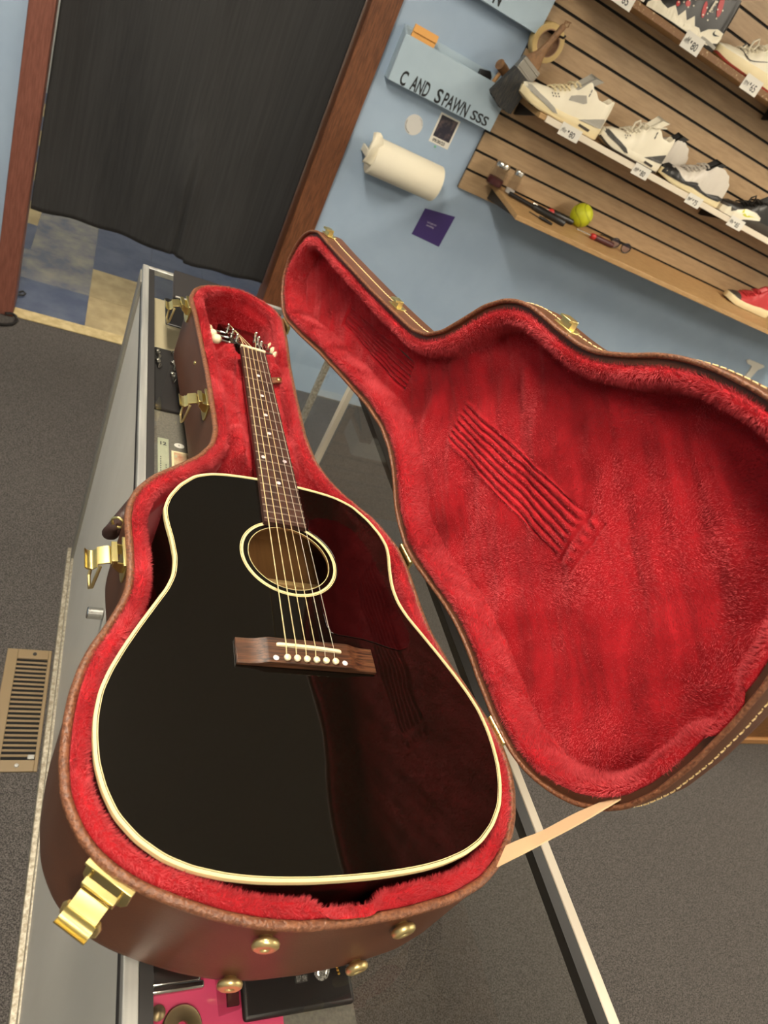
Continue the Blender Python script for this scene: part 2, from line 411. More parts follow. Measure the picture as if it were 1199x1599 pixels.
# ---------------------------------------------------------------- wall fixtures left of the slatwall
def signbox(z0, z1, zb, texts, label):
    t = thing('letter_box', label, 'wall box', (836, YW-1, z0), 'painted boxes on the wall')
    xa, xb, yf = 605, 1068, 2392
    part('front_panel', M().box(xa, xb, yf, yf+9, z0, z1), BOXBLUE, t, bevel=1.5)
    part('bottom_panel', M().box(xa, xb, yf+9, YW-.5, z0, z0+9), BOXBLUE, t)
    for x in (xa, xb-9):
        m = M(); m.prism([(yf+9, z0+9), (YW-.5, z0+9), (YW-.5, zb), (yf+9, z1)], x, x+9, lambda y, z, xx: (xx, y, z))
        part('side_panel', m, BOXBLUE, t, bevel=1)
    part('back_panel', M().box(xa+9, xb-9, YW-6, YW-.5, z0+9, zb), BOXBLUE, t)
    m = M()
    for s, x, x1, z, h in texts:
        fit_text(m, s, x, x1, z, h, lambda a, c: (a, yf-.7, c), .022)
    part('lettering', m, INK, t, smooth=0, label='black stick-on letters')
    return t
signbox(291, 443, 466, [('C', 646, 672, 293, 49), ('AND', 692, 768, 293, 50), ('S', 798, 824, 293, 50), ('PAWN', 833, 944, 294, 48), ('SSS', 962, 1040, 299, 34)],
        'pale blue wooden wall box with black stick-on lettering, above the towel roll')
signbox(638, 790, 813, [('N', 850, 880, 648, 50)], 'pale blue wooden wall box above the lettered one, cut by the top edge')
# what stands in the lettered box
m = M().fbox(lambda x, y, z: (x, 2414+y-.06*z, 302+z), 628, 724, 0, 6, 0, 180); m.add([(628,2402,482.2),(724,2402,482.2),(724,2399,460),(628,2399,460)], [(0,1,2,3)])
solo('envelope', m, MANILA, 'orange manila envelope standing in the left end of the lettered box', 'envelope', bevel=1)
m = M().prism([(940,302),(976,302),(984,452),(970,468),(928,458)], 2412, 2430, lambda x, z, y: (x, y, z))
solo('notebook', m, BLACKP, 'black flat pad standing upright in the lettered box beside the mallet', 'notebook', bevel=3)
t = thing('mallet', 'small wooden mallet leaning out of the right end of the lettered box', 'mallet', (1000, 2416, 302))
part('handle', M().tube([(966,2416,304),(992,2416,420),(1009,2414,490)], [8,8,7], 12), LIGHTWOOD, t)
part('head', M().tube([(984,2402,502),(1009,2414,494),(1037,2424,484)], [17,19,17], 16), BRUSHWOOD, t, bevel=2)

# paper towel roll on a bracket
def paper_roll():
    t = thing('paper_towel_roll', 'white paper towel roll on a wall holder above the purple card', 'paper towel roll', (836, YW, -60))
    yc, zc, r = 2372, 40, 68; x0, x1 = 648, 946
    m = M(); n = 48
    prof = [(20,0),(r-3,0),(r,3),(r,x1-x0-3),(r-3,x1-x0),(20,x1-x0)]
    m.lathe([(rr, h) for rr, h in prof], (x0, yc, zc), (1,0,0), n)
    part('roll', m, WARMWHITE, t, smooth=50)
    part('core', M().lathe([(20,-1),(20,x1-x0+4),(17,x1-x0+4),(17,-1)], (x0, yc, zc), (1,0,0), 24), TAPEIN, t)
    # the free end of the sheet, crumpled and thrown up over the left end
    rows = []
    for i in range(15):
        a = i/14.0; row = []
        for j in range(9):
            b = j/8.0
            x = 612+b*90; y = yc-r*.55-22*math.sin(a*2.6)-10*math.sin(b*5+a*4); z = zc+r*.8-a*84+16*math.sin(b*6)*(1-a)+(1-b)*26*(1-a)
            row.append((x, y, z))
        rows.append(row)
    o = part('loose_sheet', M().grid(rows), WARMWHITE, t); s = o.modifiers.new('thick', 'SOLIDIFY'); s.thickness = .0015
    o = None
    h = M()
    for xe in (x0-22, x1+8):
        h.box(xe, xe+10, yc-12, YW-.5, zc-14, zc+14)
    h.tube([(x0-16, yc, zc), (x1+14, yc, zc)], 9, 14)
    part('holder', h, SHOEWHITE, t, bevel=3)
paper_roll()

# sticker, instant photo, card, tack, painted letter
def disc(x, z, r, y0, y1, n=40):
    return M().prism([(x+r*math.cos(2*math.pi*k/n), z+r*math.sin(2*math.pi*k/n)) for k in range(n)], y0, y1, lambda a, c, y: (a, y, c))
m = disc(787, 187, 37, YW-1.2, YW-.2)
stk = solo('sticker', m, mat('sticker_paper', srgb(206,204,200), .55), 'round off white sticker on the blue wall above the towel roll', 'sticker')
for half in ((0, 20), (20, 26)):
  m = M()
  for k in range(*half):
      a = math.radians(170+k*4.6) if k < 20 else math.radians(20+(k-20)*9); h = random.uniform(2.5, 4.5); r0 = 31
      c, s = math.cos(a), math.sin(a)
      m.add([(787+c*r0-s*.8, YW-1.6, 187+s*r0+c*.8), (787+c*(r0+h)-s*.8, YW-1.6, 187+s*(r0+h)+c*.8), (787+c*(r0+h)+s*.8, YW-1.6, 187+s*(r0+h)-c*.8), (787+c*r0+s*.8, YW-1.6, 187+s*r0-c*.8)], [(0,1,2,3)])
  part('rim_print', m, mat('grey_print', srgb(90,98,108), .6), stk, smooth=0)
t = solo('instant_photo', M().box(870, 960, YW-1.6, YW-.3, 160, 270), WHITE, 'dark instant photo with a handwritten date on the blue wall', 'photo')
part('picture', M().box(877, 953, YW-2, YW-1.5, 184, 264), mat('dark_snapshot', srgb(44,42,56), .3, var=srgb(120,100,96), vscale=26, ramp=(.5,.78)), t)
m = M(); put_text(m, '09/30/23', 17, lambda a, c: (882+a, YW-2, 166+c), .5, .95); part('handwriting', m, INK, t, smooth=0)
solo('push_pin', disc(905, 151, 4, YW-5, YW-.2, 16), mat('green_tack', srgb(110,176,140), .5), 'tiny green tack in the wall under the instant photo', 'tack')
t = solo('card', M().add([(976,YW-1.4,-196),(1121,YW-1.4,-204),(1127,YW-1.4,-62),(982,YW-1.4,-78),(976,YW-.4,-196),(1121,YW-.4,-204),(1127,YW-.4,-62),(982,YW-.4,-78)],
     [(0,1,2,3),(7,6,5,4),(0,4,5,1),(1,5,6,2),(2,6,7,3),(3,7,4,0)]), PURPLE, 'square purple card on the blue wall under the towel roll', 'card')
m = M()
put_text(m, "Let's get you", 10, lambda a, c: (1018+a, YW-2, -128+c), .15, .9); put_text(m, 'something', 10, lambda a, c: (1020+a, YW-2, -141+c), .15, .9)
part('lettering', m, mat('pale_print', srgb(196,190,214), .6), t, smooth=0)
m = M().prism([(3206,-143),(3220,-133),(3352,-133),(3366,-140),(3350,-158),(3338,-170),(3336,-390),(3286,-390),(3284,-190),(3272,-162),(3232,-158),(3214,-150)], YW-6, YW-.3, lambda x, z, y: (x, y, z))
solo('wall_letter', m, WHITE, 'white serif letter on the wall, mostly hidden by the case lid', 'letter')

# tape roll and brush hanging from a slatwall peg
peg = solo('wall_peg', M().tube([(1128,2431,668),(1128,2318,668),(1128,2312,676)], 4, 10), DARKMETAL, 'thin dark peg in the slatwall carrying the tape roll', 'peg')
t = thing('tape_roll', 'roll of tan masking tape hanging on the slatwall', 'tape roll', (1120, 2400, 575))
part('tape', M().lathe([(45,0),(63,0),(64,2),(64,42),(63,44),(45,44)], (1118, 2430, 634), (0,-1,0), 48), TAPE, t)
part('core', M().lathe([(45,44),(45,0),(41,0),(41,44),(45,44)], (1118, 2430, 634), (0,-1,0), 48), TAPEIN, t)
def brush():
    t = thing('paint_brush', 'wide worn paint brush hanging bristles down beside the tape roll', 'brush', (1060, 2340, 370))
    ax = Vector((-.30, 0, -.954)); px = Vector((.954, 0, -.30)); o = Vector((1118, 2338, 702))
    def L(a, b, c): p = o+px*a+ax*b; return (p.x, p.y+c, p.z)
    w = [(0,8),(8,12),(24,11),(60,12),(95,15),(120,22),(140,34),(158,40)]
    rows = []
    for b, h in w:
        rows.append([L(h*math.cos(2*math.pi*k/16), b, (11 if b < 130 else 12)*math.sin(2*math.pi*k/16)) for k in range(16)])
    m = M().grid(rows, cv=True); m.f.append(tuple(range(15,-1,-1))); m.mi.append(0)
    part('handle', m, BRUSHWOOD, t)
    m = M().fbox(lambda a, b, c: L(a, b, c), -44, 44, 156, 204, -15, 15)
    for q in (166, 192): m.fbox(lambda a, b, c: L(a, b, c), -45, 45, q, q+5, -16, 16)
    part('ferrule', m, mat('worn_ferrule', srgb(150,146,138), .4, .8), t, bevel=2)
    rows = []
    for i in range(11):
        s = i/10; rows.append([L((44+17*s)*(-1+2*k/24.0)+random.uniform(-1.5,1.5)*s, 202+(128-10*abs(-1+2*k/24.0)+random.uniform(-3,3))*s, -15+4*s*s) for k in range(25)]
                              +[L((44+17*s)*(1-2*k/24.0), 202+(128-10*abs(1-2*k/24.0)+random.uniform(-3,3))*s, 15-4*s*s) for k in range(25)])
    m = M().grid(rows, cv=True); n = len(m.v)-50; m.f.append(tuple(range(n, n+50))); m.mi.append(0)
    part('bristles', m, BRISTLE, t)
    m = M().tube([L(-4,6,-4), L(-10,-10,-6), L(6,-18,-5), L(14,-6,-4), L(4,4,-8), L(-8,-2,-10), L(2,-16,-10), L(12,-20,-4)], 2.2, 6)
    part('string', m, BRUSHWOOD, t)
brush()

# ---------------------------------------------------------------- small things on the low shelf
def zlow(y): return 128+(y-2431)*(20.0/319)
def jar(x, y, r, h, fill, label):
    z = zlow(y); t = thing('glass_jar', label, 'jar', (x, y, z), 'shaker jars')
    part('glass', M().lathe([(0,.3),(r-3,.3),(r,4),(r,h*.62),(r*.8,h*.76),(r*.8,h*.8),(r*.74,h*.8),(r*.76,h*.62),(r-2.5,5),(0,3)], (x,y,z), n=28), JARG, t)
    part('lid', M().lathe([(r*.84,h*.78),(r*.86,h*.8),(r*.86,h*.93),(r*.8,h*.97),(r*.5,h),(0,h)], (x,y,z), n=28), NICKEL, t)
    part('contents', M().lathe([(0,3.2),(r-3.5,5.5),(r-3.5,h*fill),(0,h*fill+2)], (x,y,z), n=20), MAROON if r > 25 else mat('salt', srgb(206,202,196), .8), t)
jar(1178, 2372, 36, 96, .34, 'wide glass shaker with a red filling at the left end of the low shelf')
jar(1250, 2350, 23, 100, .22, 'narrow glass shaker with a metal cap on the low shelf')
def ball():
    x, y, r = 1622, 2350, 49; z = zlow(y)+r
    t = thing('softball', 'yellow softball resting on the low wooden shelf', 'ball', (x, y, z-r))
    m = M().lathe([(r*math.sin(math.pi*k/24), -r*math.cos(math.pi*k/24)) for k in range(25)], (x,y,z), n=40)
    part('cover', m, BALL, t)
    m = M(); s = M()
    for off in (-18, 20):
        for k in range(60):
            a = 2*math.pi*k/60
            pts = []
            for da, dd in ((-.02,-2.6),(0,0),(-.02,2.6)):
                c = off+dd+13*math.sin(a*2); rr = math.sqrt(max(1, r*r-c*c))+.4
                d1 = Vector((.83,-.3,.47)).normalized(); u = d1.cross(Vector((0,0,1))).normalized(); v = d1.cross(u)
                pts.append(Vector((x,y,z))+d1*c+(u*math.cos(a+da)+v*math.sin(a+da))*rr)
            s.tube(pts, .8, 4)
        part('stitching', s, mat('dark_ball_thread', srgb(96,98,24), .7), t); s = M()
ball()
def screwdriver(x, y, ang, label, tip=True):
    z = zlow(y)+13; c, s = math.cos(ang), math.sin(ang)
    t = thing('screwdriver', label, 'screwdriver', (x, y, z-13), 'screwdrivers on the low shelf')
    L = lambda d: (x+c*d, y+s*d, z+.062*s*d)
    part('shaft', M().tube([L(0), L(120), L(122)], [3.4,3.4,3.4], 10), NICKEL, t)
    part('collar', M().tube([L(84), L(90), L(104), L(108)], [9,12.5,12.5,10], 14), REDP, t)
    part('handle', M().tube([L(106), L(112), L(140), L(186), L(212), L(218)], [10,12.5,12.5,13,12,7], 14), MAROON if tip else BLACKP, t)
screwdriver(1370, 2340, -.06, 'dark handled screwdriver with a red collar left of the softball', False)
screwdriver(1572, 2255, .02, 'maroon handled screwdriver lying in front of the softball')
t = thing('ratchet', 'long black tool lying along the low shelf beside the shakers', 'tool', (1330, 2280, zlow(2280)))
L = lambda d, e=0: (1235+d, 2318-.28*d, zlow(2318-.28*d)+12+e)
part('shaft', M().tube([L(0), L(120), L(124)], [9,9,9], 12), BLACKP, t)
part('grip', M().tube([L(122), L(130), L(250), L(262)], [12,16,16,12], 14), BLACKP, t)
part('collar', M().tube([L(114), L(122), L(128)], [12,13,13], 14), DARKMETAL, t)
t = thing('pocket_knife', 'small dark folded knife near the front edge of the low shelf', 'knife', (1370, 2180, zlow(2180)))
part('body', M().tube([(1340,2196,zlow(2196)+7),(1360,2186,zlow(2186)+8),(1398,2172,zlow(2172)+7)], [5,7.5,5], 10), BLACKP, t)
part('blade', M().fbox(lambda a, b, c: (1300+a, 2214-a*.42+b, zlow(2214-a*.42)+3+c), 0, 44, -4, 4, 0, 2.5), DARKMETAL, t)
def glasses():
    t = thing('eyeglasses', 'dark framed eyeglasses lying at the right of the low shelf tools', 'glasses', (1835, 2280, zlow(2280)))
    z = zlow(2280)
    for k, cx in enumerate((1800, 1862)):
        ring = [(cx+25*math.cos(a), 2270-.1*(cx-1800), z+24+20*math.sin(a)) for a in [2*math.pi*i/24 for i in range(24)]]
        part('rim', M().tube(ring, 2.4, 8, closed=True), BLACKP, t)
        part('lens', M().prism([(p[0], p[2]) for p in ring], ring[0][1]-.5, ring[0][1]+.5, lambda a, c, y: (a, y, c)), glass_mat('lens%d' % k, (.8,.78,.9,1), 2.0), t)
    part('bridge', M().tube([(1825,2268,z+28),(1831,2264,z+33),(1837,2265,z+28)], 2.2, 8), BLACKP, t)
    for x, dx in ((1775, 14), (1887, -10)):
        part('temple', M().tube([(x,2270,z+30),(x+dx,2330,z+22),(x+dx*2,2390,z+12),(x+dx*2,2402,z+8)], 2.2, 8), BLACKP, t)
glasses()
# ---------------------------------------------------------------- sneakers
def smst(t):
    t = max(0, min(1, t)); return t*t*(3-2*t)
def lerp_tab(tab, t):
    if t <= tab[0][0]: return tab[0][1]
    for (a, p), (b, q) in zip(tab, tab[1:]):
        if t <= b:
            u = (t-a)/(b-a); u = u*u*(3-2*u); return p+(q-p)*u
    return tab[-1][1]
ROUND = [(0,.33),(.05,.38),(.15,.44),(.28,.48),(.4,.6),(.52,.8),(.64,.96),(.74,.97),(.84,.9),(.93,.72),(1,.5)]
FOOT = [(0,6),(.03,24),(.09,36),(.2,46),(.32,49),(.46,44),(.6,39),(.75,38),(.88,37),(.95,31),(1,14)]
TOPH = [(0,.33),(.05,.36),(.15,.43),(.28,.47),(.4,.58),(.52,.78),(.62,.97),(.7,.86),(.8,.74),(.9,.74),(.97,.88),(1,.86)]
_OPEN = [(1,0),(1.02,.25),(.99,.5),(.93,.75),(.86,.93),(.8,1),(.7,.985),(.64,.85),(.6,.6),(0,.55)]
_SHUT = [(1,0),(1.02,.22),(.99,.42),(.92,.6),(.8,.75),(.64,.87),(.46,.95),(.26,.985),(.1,1),(0,1)]
SWOOSH = [(1,.66),(.72,.36),(.45,.1),(.3,.0),(.16,.02),(.05,.14),(0,.36),(.03,.66),(.1,.98),(.15,1.0),(.13,.72),(.17,.5),(.27,.42),(.42,.42),(.65,.5)]
def dens(a, n=28):
    s = np.linspace(0, 1, len(a)); q = np.linspace(0, 1, n); return list(zip(np.interp(q, s, [p[0] for p in a]), np.interp(q, s, [p[1] for p in a])))
OPEN = dens(_OPEN); SHUT = dens(_SHUT)
def prof_y(f, op):
    a = np.interp(f, [p[1] for p in _SHUT], [p[0] for p in _SHUT]); b = np.interp(f, [p[1] for p in _OPEN[:6]], [p[0] for p in _OPEN[:6]]); return float(a+(b-a)*op)
def sneaker(label, x0, yc, z0, L, H, mu, ms, soleh, region=None, umats=None, ribs=0, tongue=None, lace=None, out=None, over=(), tops=TOPH, rz=0, wid=1.0, laces=True, inner=None, sole_wave=None, slot=False, bow=False, sprg=13):
    t0 = thing('sneaker', label, 'sneaker', (x0+L/2, yc, z0), 'sneakers on the slatwall shelves')
    cs, sn = math.cos(rz), math.sin(rz)
    def Q(x, y, z):
        dx = x-L/2; return (x0+L/2+dx*cs-y*sn, yc+dx*sn+y*cs, z0+z)
    W = lambda t: lerp_tab(FOOT, t)*wid
    ZT = (lambda t: lerp_tab(soleh, t))
    spring = lambda t: sprg*max(0, 1-t/.24)**2+3*max(0, (t-.9)/.1)**2
    ts = [0, .008, .018, .03, .045, .06, .075]+[.09+.91*k/130 for k in range(131)]
    rows = []
    for t in ts:
        h = lerp_tab(tops, t)*H; zt = ZT(t)-3+spring(t)*.5; op = smst((t-.52)/.12)*smst((1.0-t)/.05)
        w = W(t)*.95*(1+(.022*math.sin(t*ribs*6.283) if ribs and .22 < t < .95 else 0)); row = []
        for sgn in (-1, 1):
            half = []
            for (a, b), (c, d) in zip(OPEN, SHUT):
                fy = c+(a-c)*op; fz = d+(b-d)*op
                half.append(Q(t*L, sgn*w*fy*(1-.16*fz), zt+(h-zt)*fz))
            row += half if sgn < 0 else half[::-1][1:]
        rows.append(row)
    def mif(i, j):
        if region is None: return 0
        t = (ts[i]+ts[i+1])/2; jj = min(j, 53-j); return region(t, (jj+.5)/27.0)
    m = M().grid(rows, mif=mif)
    part('upper', m, umats or [mu], t0, smooth=60)
    # sole: one closed loop per level
    tl = [0,.01,.03,.06,.1]+[.1+.86*k/30 for k in range(1, 31)]+[.98,1]
    loop = [(t, -1) for t in tl]+[(t, 1) for t in tl[::-1][1:-1]]
    rows = []
    for f, q in ((0,.93),(.12,.98),(.55,1.03),(.9,1.02),(1,.98)):
        rows.append([Q(t*L+(0 if 0 < t < 1 else 0)+(-2*f if t < .02 else 0), s*W(t)*q, spring(t)+f*(ZT(t)-spring(t)+spring(t)*.5)) for t, s in loop])
    m = M().grid(rows, cv=True); n = len(loop); m.f.append(tuple(range(n-1,-1,-1))); m.mi.append(0); m.f.append(tuple(range(4*n, 5*n))); m.mi.append(0)
    part('midsole', m, ms, t0, smooth=50)
    if out:
        rows = []
        for f, q in ((-.5,.9),(0,.97),(5,1.035),(8,1.04),(8.2,.99)):
            rows.append([Q(t*L, s*W(t)*q, spring(t)+f) for t, s in loop])
        part('outsole', M().grid(rows, cv=True), out, t0, smooth=50)
    if slot:
        def yy(t): return -W(t)*1.035-.4
        m = M().prism([(.70,16),(.84,14),(.845,23),(.705,25)], 0, 1, lambda t, z, d: Q(t*L, yy(t)-d, z))
        part('air_window', m, SOLEDARK, t0)
    def TOPZ(t): return lerp_tab(tops, t)*H
    if tongue:
        rows = []
        for k in range(9):
            s = k/8; t = .40+.21*s; z = TOPZ(.40)+(H*1.1-TOPZ(.40))*s**1.15; wv = 21+5*s
            rows.append([Q(t*L+3*c*c/40, c, z-abs(c)*.16) for c in (-wv,-wv*.6,0,wv*.6,wv)]+[Q(t*L+9+6*s, c, z-3-abs(c)*.16) for c in (wv,wv*.6,0,-wv*.6,-wv)])
        m = M().grid(rows, cv=True); m.f.append(tuple(range(80, 90))); m.mi.append(0)
        part('tongue', m, tongue, t0, smooth=60)
    if laces:
        m = M()
        for k in range(6):
            t = .30+.045*k; z = TOPZ(t)+2; w = W(t)*.5
            m.tube([Q(t*L-5+10*(q < 0), q*w, z+5-6*q*q) for q in (-1.15,-1,-.5,0,.5,1,1.15)], 3.6, 6)
            if k < 5: m.tube([Q((t+.045*(q+1)/2)*L, q*w*.9, TOPZ(t+.045*(q+1)/2)+6-4*q*q) for q in (-1,-.4,.4,1)], 3.0, 6)
        if bow:
            t = .36; z = TOPZ(t)+4
            m.tube([Q(t*L, -10, z), Q(t*L-4, -16, z+26), Q(t*L+10, -18, z+40), Q(t*L+22, -16, z+26), Q(t*L+18, -12, z+4)], 3.8, 6)
            m.tube([Q(.55*L, -14, TOPZ(.55)), Q(.6*L, -34, TOPZ(.55)+4), Q(.72*L, -42, TOPZ(.55)+22)], 3.2, 6)
        part('laces', m, lace or mu, t0)
    for name, mt, poly, off in over:
        # a patch laid on the outer side: (t, height) polygon that follows the swelling of the shoe
        def fn(t, z, d):
            h = TOPZ(t); zt = ZT(t); f = max(0, min(1, (z-zt)/max(1, h-zt)))
            w = W(t)*1.035 if z <= zt+4 else W(t)*.95*prof_y(f, smst((t-.52)/.12))*(1-.16*f); return Q(t*L, -(w+d), z)
        # cut into thin upright strips so that it hugs the curve
        cuts = sorted(set([round(p[0], 5) for p in poly]+[round(poly[0][0]+k*.012, 5) for k in range(-90, 90) if min(p[0] for p in poly) < poly[0][0]+k*.012 < max(p[0] for p in poly)]))
        m = M()
        for a, b in zip(cuts, cuts[1:]):
            if b-a < 1e-4: continue
            mid = (a+b)/2; cr = []
            for p, q in zip(poly, poly[1:]+poly[:1]):
                if (p[0] > mid) != (q[0] > mid):
                    z = lambda t, p=p, q=q: p[1]+(q[1]-p[1])*(t-p[0])/(q[0]-p[0])
                    cr.append((z(mid), z(a), z(b)))
            cr.sort()
            for lo, hi in zip(cr[0::2], cr[1::2]):
                m.grid([[fn(t, l+(h-l)*k/5, off) for k in range(6)] for t, l, h in ((a, lo[1], hi[1]), (b, lo[2], hi[2]))])
        part(name, m, mt, t0, smooth=60)
    return t0
def sw(t, z, lt, lz): return [(t+x*lt, z+y*lz) for x, y in SWOOSH]
HT = [(0,34),(.25,30),(.5,31),(.7,37),(1,40)]
ym = 2262
def panels(mt): return [('toe_panel', mt, [(.02,44),(.035,58),(.07,57),(.16,47),(.26,40),(.36,30),(.42,17),(.36,15),(.24,26),(.13,33),(.06,38)], 1.8), ('heel_panel', mt, [(.66,33),(.75,46),(.86,64),(.95,76),(.985,70),(.99,44),(.9,40),(.8,38)], 1.8)]
def regA(t, f): return 1 if (t < .24 and .04 < f < .30-.5*max(0, t-.12)) else (1 if (t > .74 and f < .08+.9*(t-.74)) else (1 if (.42 < t < .56 and .36 < f < .58) else 0))
dots = [('eyelet', SHOEDARK, [(tt-.006,zz-2),(tt+.006,zz-2),(tt+.006,zz+2),(tt-.006,zz+2)], 1.6) for tt, zz in ((.285,66),(.315,69),(.345,73),(.30,60),(.33,63),(.36,67))]
sneaker('off white high top sneaker with pale grey panels, first on the middle shelf', 1036, ym, 443, 384, 162, SHOEWHITE, SHOECREAM, HT, sprg=22, tongue=SHOEGREY, lace=SHOECREAM, out=SHOECREAM, slot=True,
        over=dots+panels(SHOEGREY)+[('side_panel', SHOEGREY, [(.47,72),(.48,88),(.56,102),(.63,112),(.675,92),(.64,84),(.55,78)], 1.4), ('ankle_mark', SHOEDARK, [(.655,112),(.665,112),(.668,124),(.655,124)], 1.2), ('ankle_mark', SHOEDARK, [(.655,127),(.668,127),(.668,136),(.655,136)], 1.2)])
sneaker('white sneaker with charcoal toe and heel panels and looping laces, second on the middle shelf', 1424, ym, 443, 336, 160, SHOEWHITE, SHOEWHITE, HT, sprg=22, out=SOLEDARK, tongue=SHOEWHITE, lace=SHOEWHITE, slot=True, bow=True,
        over=[('ankle_mark', SHOEDARK, [(.655,106),(.672,102),(.676,112),(.668,118),(.676,126),(.66,130),(.654,122),(.662,114)], 1.2)]+dots[:4]+panels(SHOEDARK))
RAND = [(.01,20),(.01,50),(.05,60),(.11,60),(.17,52),(.23,40),(.30,33),(.38,37),(.46,43),(.53,40),(.6,32),(.68,30),(.76,36),(.86,44),(.95,42),(.985,34),(.9,24),(.7,20),(.45,26),(.25,20)]
def regC(t, f):
    return 1 if (t < .10 and f < .9) or (t < .5 and f < .1) or t > .985 else 0
WAVE = [(0,30),(.15,34),(.3,26),(.45,36),(.6,24),(.8,26),(1,34)]
sneaker('silver white ribbed sneaker with black wavy rand, the front one of its pair', 1766, ym-14, 443, 366, 140, SHOESILVER, SHOECREAM, WAVE, regC, [SHOESILVER, SHOEBLACK], ribs=12, tongue=SHOEBLACK, lace=SHOESILVER, out=SHOECREAM, tops=ROUND, over=[('wavy_rand', SHOEBLACK, RAND, 2.0)])
sneaker('silver white ribbed sneaker standing behind its mate, black tongue showing', 1640, ym+98, 444, 310, 150, SHOESILVER, SHOECREAM, WAVE, regC, [SHOESILVER, SHOEBLACK], ribs=12, tongue=SHOEBLACK, lace=SHOESILVER, tops=ROUND, over=[('wavy_rand', SHOEBLACK, RAND, 2.0)])
LOBE = [(.58,34),(.66,38),(.70,30),(.76,50),(.86,66),(.96,66),(1.0,52),(.985,36),(.9,26),(.84,10),(.58,6)]
ZIG = [(.03,16),(.09,44),(.15,34),(.22,30),(.28,50),(.36,30),(.41,56),(.48,34),(.54,58),(.6,36),(.6,8),(.03,4)]
sneaker('black sneaker with white sole wing and yellow green mark, far right of middle shelf', 2140, ym-6, 442, 380, 128, SHOEBLACK, SOLEDARK, HT, tongue=SHOEBLACK, lace=SHOEBLACK, bow=True,
        over=[('heel_wing', SHOEWHITE, [(.0,2),(.0,26),(.08,30),(.11,36),(.14,20),(.2,36),(.34,56),(.5,60),(.60,52),(.62,40),(.5,30),(.36,16),(.3,2)], 3.5), ('side_mark', VOLT, sw(.28,28,.24,24), 4.6)])
def ell(t, z, rt, rz, k=0): return [(t+rt*math.cos(a)+k*rz*math.sin(a), z+rz*math.sin(a)) for a in [2*math.pi*i/16 for i in range(16)]]
TALL = [(0,.2),(.05,.26),(.15,.36),(.28,.5),(.4,.72),(.52,.88),(.62,.98),(.72,.93),(.85,.86),(.95,.9),(1,.86)]
e = sneaker('black and red high top sneaker with zigzag white midsole, cut by the top edge', 1300, ym-4, 863, 372, 190, SHOEBLACK, SHOEBLACK, [(0,24),(.5,14),(.8,22),(1,30)], tongue=SHOEBLACK, lace=SHOEBLACK, tops=TALL,
        over=[('zigzag_midsole', SHOEWHITE, ZIG, 2.2), ('heel_wing', SHOEWHITE, LOBE, 2.4), ('heel_mark', INK, sw(.83,44,.1,14), 3.4), ('heel_clip', SHOEGREY, [(.72,14),(.97,12),(.97,22),(.74,26)], 3.4), ('name_tag', SHOEWHITE, [(.655,90),(.69,92),(.70,128),(.665,126)], 2.0), ('red_panel', SHOERED, ell(.605,88,.026,22,-.001), 1.6), ('red_panel', SHOERED, ell(.752,122,.034,30,-.001), 1.6), ('red_panel', SHOERED, ell(.30,58,.02,8), 1.6), ('red_panel', SHOERED, ell(.40,74,.03,9), 1.6)]
        +[('dot', SHOEWHITE, [(tt-.007,zz-2.2),(tt+.007,zz-2.2),(tt+.007,zz+2.2),(tt-.007,zz+2.2)], 2.0) for tt, zz in ((.3,62),(.35,70),(.40,84),(.42,66),(.46,96),(.47,78),(.62,96),(.66,84),(.7,96),(.74,110),(.7,70),(.78,88),(.62,74),(.38,96),(.8,116))])
m = M(); put_text(m, 'NIKE', 14, lambda a, c: (1300+372*.688-c*.9, ym-4-43.5, 863+93+a), .5, .95); part('name_lettering', m, INK, e, smooth=0)
sneaker('white low sneaker with a thin dark outlined mark and red outsole, on the upper shelf', 1676, ym-4, 863, 372, 132, SHOEWHITE, SHOECREAM, [(0,34),(.3,40),(.6,46),(1,54)], tongue=SHOEWHITE, lace=SHOEWHITE, out=REDSOLE, bow=True,
        over=[('side_mark', SHOEDARK, sw(.28,46,.34,46), 1.6), ('side_mark_fill', SHOEWHITE, sw(.297,50.5,.29,36), 2.2)])
sneaker('red sneaker with a dark toe lying at the right end of the low wooden shelf', 2600, 2320, 121, 330, 120, SHOERED, SHOECREAM, HT, lambda t, f: 1 if t < .2 else 0, [SHOERED, SOLEDARK], tongue=SHOERED, lace=SHOERED)
t = solo('shoe_box', M().box(1096, 1292, 2222, 2420, 869, 965), mat('white_carton', srgb(222,218,206), .7), 'white carton on the upper shelf at the left, cut by the top edge', 'box', bevel=2)

# ---------------------------------------------------------------- price tags on the shelf fronts
def tag(x, y, z, w, h, txt, label, tilt=0):
    t = thing('price_tag', label, 'price tag', (x, y, z), 'handwritten price tags')
    c, s = math.cos(tilt), math.sin(tilt)
    F = lambda a, b, d: (x+a*c-b*s, y-d, z+a*s+b*c)
    part('card', M().fbox(lambda a, d, b: F(a, b, d), 0, w, 0, 1.0, 0, h), WHITE, t)
    m = M(); put_text(m, txt, h*.66, lambda a, b: F(w*.50+a, h*.18+b, 1.5), .3, .85, 0)
    m.fbox(lambda a, d, b: F(a, b, d), w*.39, w*.45, 1.2, 1.6, h*.46, h*.62)
    rr = random.Random(int(x))
    for k in range(5):
        a = w*(.06+.05*k); m.tube([F(a, h*(.25+.1*rr.random()), 1.6), F(a+w*.04, h*(.55+.2*rr.random()), 1.6), F(a+w*.06, h*(.3+.2*rr.random()), 1.6)], .5, 4)
    part('handwriting', m, INK, t, smooth=0)
yt = 2200
tag(1228, yt, 406, 96, 44, '80', 'white price tag under the off white high top sneaker')
tag(1614, yt, 408, 86, 42, '80', 'white price tag under the white sneaker with charcoal panels')
tag(1932, yt, 408, 86, 42, '75', 'white price tag under the silver white ribbed sneaker')
